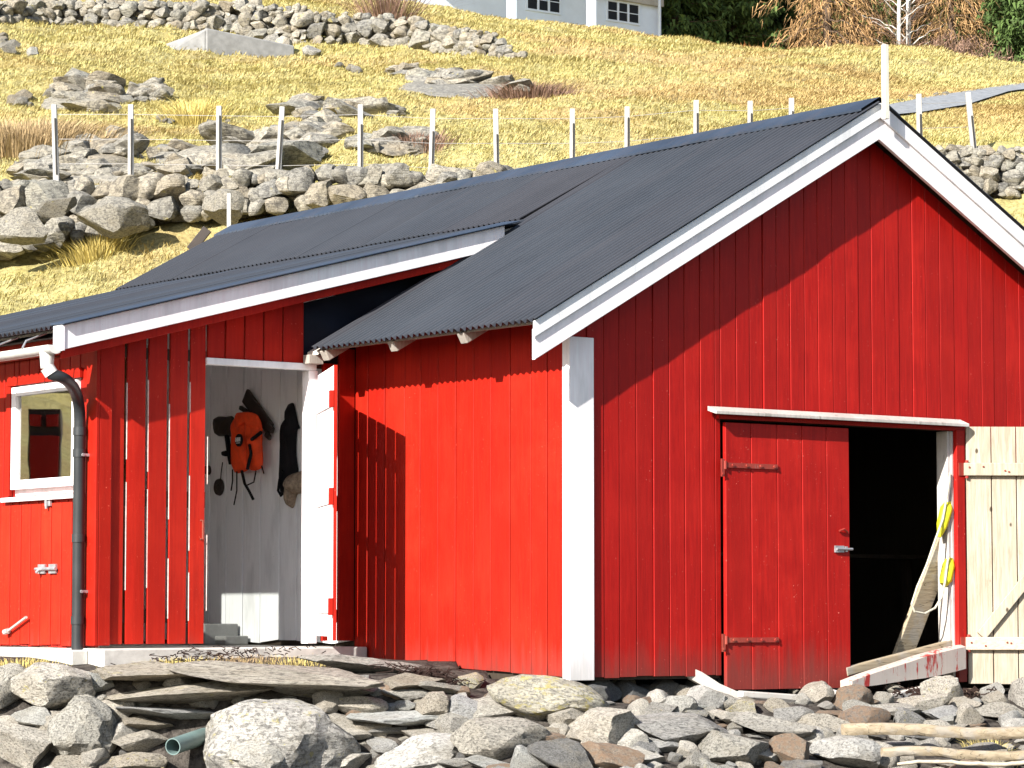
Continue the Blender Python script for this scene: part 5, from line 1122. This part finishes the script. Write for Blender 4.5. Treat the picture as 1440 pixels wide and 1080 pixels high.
for k, (px, t, sd, sc) in enumerate(((1165, 91.5, 5, 1.05), (1205, 93, 6, .95), (1345, 91, 6, 1.0))):
    tree('larch', px, t, ('broad brown larch left of the white trunked birches', 'brown larch behind the broad one, left of the birches', 'drooping brown larch right of the white trunked birches')[k], sd, sc, k*2.)
for k, (px, t, sd, sc) in enumerate(((1262, 89.5, 9, .8), (1277, 90, 9, .95))):
    tree('birch', px, t, ('left one of the two white trunked birches', 'right one of the two white trunked birches')[k], sd, sc, k*2.)
bk = 0
for row, t in enumerate((98, 103, 109)):
    for px in np.arange(560+row*20, 1560, 62):
        if t < 100 and px < 920: continue
        bk += 1; tree('spruce' if random.random() < .75 else 'larch', px+random.uniform(-14, 14), t+random.uniform(-1.5, 1.5), 'dark forest tree in the wood behind the crest', 1+bk % 2 if random.random() < 2 else 1, random.uniform(.85, 1.2), random.uniform(0, 6), 'trees of the wood behind the crest') if True else None
def bush(name, px, t, h, sp, n, m, label, w=.02):
    d = ray(px, 60); fh = d[0]*_s+d[1]*_c; c = CAM+d*(t/fh); g = np.random.default_rng(int(px)); tb = MB(); P = []; D = []
    for k in range(46):
        a = g.uniform(0, 2*PI); o = g.uniform(0, sp*.5); e = g.uniform(.4, 1)*h; p0 = (c[0]+math.cos(a)*o*.4, c[1]+math.sin(a)*o*.4, float(H(c[0], c[1]))-.1); pts = [p0]
        for i in range(1, 6): s = i/5; pts.append((p0[0]+math.cos(a)*sp*s*g.uniform(.7, 1.), p0[1]+math.sin(a)*sp*s*g.uniform(.7, 1), p0[2]+e*s**.8))
        tb.tube(pts, list(np.linspace(.018, .005, 6)), 4, cap=False)
        for j in range(n//46): s = g.uniform(.15, 1)*5; i = min(int(s), 4); f = s-i; P.append([pts[i][q]*(1-f)+pts[i+1][q]*f for q in range(3)]); D.append([math.cos(a)*.4, math.sin(a)*.4, .8])
    V = leafcards(np.array(P), np.array(D), .22, g, 3, w/.22*2.2, .35); F = np.arange(len(V)).reshape(-1, 3)
    root = empty(name, (c[0], c[1], float(H(c[0], c[1]))), label, 'bush'); tb.build('stems', BARK, root, 40); me = np_mesh('twigs', V, F, g.uniform(0, 1, len(F))); o = link_mesh('twigs', me, m, root)
bush('rust_bush', 1062, 89.5, 1.3, .7, 1400, ORBUSH, 'small rust coloured bush under the dark spruces', .03)
for k, (px, t, h, sp) in enumerate(((1120, 90, .9, .9), (1190, 89, 1.0, 1.3), (1240, 90.5, .9, 1.), (1305, 87.2, 1.5, 1.2), (1345, 87, 1.8, 1.2), (1385, 86.8, 1.7, 1.1), (1425, 86.6, 1.6, .9))):
    bush('bare_bush', px, t, h, sp, 1100, BRUSH, ('bare brown bush between the rust coloured bush and the larches', 'bare thicket at the foot of the broad larch', 'bare thicket left of the birches', 'bare brown bush right of the birches', 'dense purple brown bush under the drooping larch', 'purple brown bush at the crest under the right spruces', 'brown bush at the right end of the crest')[k], .012)
# ------------------------------------------------------------------ narrow red outhouse (unseen, added and shaped for the reflection in the annexe window)
SD = 9.; nx_, ny_ = -2.257-.466*SD, 3.62+.885*SD; nz_ = float(H(nx_, ny_))
NS = empty('reflection_box', (nx_, ny_, nz_), 'narrow red box added out of view left of the boathouse, to be mirrored in the small window', 'reflection_box')
def nb(name, a0, a1, z0, z1, m, d=.0):
    u = Vector((.86, .5, 0)); n = Vector((.5, -.86, 0)); g = MB(); P = []
    for zz in (z0, z1):
        for (q, dd) in ((a0, d), (a1, d), (a1, -.5), (a0, -.5)): v = Vector((nx_, ny_, 0))+u*q+n*dd; P.append((v.x, v.y, zz))
    g.hexa(P); g.build(name, m, NS, 0)
ZR = 1.80+SD*.0577
nb('lower_wall', -.17, .13, nz_-.3, ZR+.02, RED); nb('upper_panel', -.17, -.04, ZR+.12, ZR+.24, RED); nb('upper_panel', .01, .13, ZR+.12, ZR+.24, RED); nb('back_wall', -.19, .15, nz_-.3, ZR+.3, DARKW, -.06); nb('roof', -.3, .3, ZR+.5, ZR+.56, ROOF, .1)
# ------------------------------------------------------------------ light, sky, camera
w = bpy.data.worlds.new('World'); S.world = w; w.use_nodes = True; nt = w.node_tree; nt.nodes.clear()
o = nt.nodes.new('ShaderNodeOutputWorld'); b = nt.nodes.new('ShaderNodeBackground'); sk = nt.nodes.new('ShaderNodeTexSky'); sk.sky_type = 'NISHITA'; sk.sun_disc = False
el = math.asin(-SUN.z); az = math.atan2(-SUN.x, -SUN.y)
sk.sun_elevation = el; sk.sun_rotation = az; b.inputs[1].default_value = .088
nt.links.new(sk.outputs[0], b.inputs[0]); nt.links.new(b.outputs[0], o.inputs[0])
L = bpy.data.lights.new('sun', 'SUN'); L.energy = 5.; L.angle = math.radians(.5); L.color = (1, .955, .89)
lo = bpy.data.objects.new('sun', L); COL.objects.link(lo); lo.rotation_euler = SUN.to_track_quat('-Z', 'Y').to_euler(); lo.location = (-20, -10, 20)
cam = bpy.data.cameras.new('camera'); co = bpy.data.objects.new('camera', cam); COL.objects.link(co); S.camera = co
cam.sensor_width = 36; cam.lens = FPX/1440*36; cam.clip_end = 3000; cam.clip_start = .5
R = Matrix((RV, UV, -FV)).transposed(); co.matrix_world = Matrix.Translation(CAM) @ R.to_4x4()
vs = S.view_settings; vs.view_transform = 'Standard'; vs.look = 'None'; vs.gamma = 1; vs.exposure = 1.35
S.render.resolution_x = 1024; S.render.resolution_y = 768
S.cycles.max_bounces = 12; S.cycles.diffuse_bounces = 8; S.cycles.transparent_max_bounces = 12
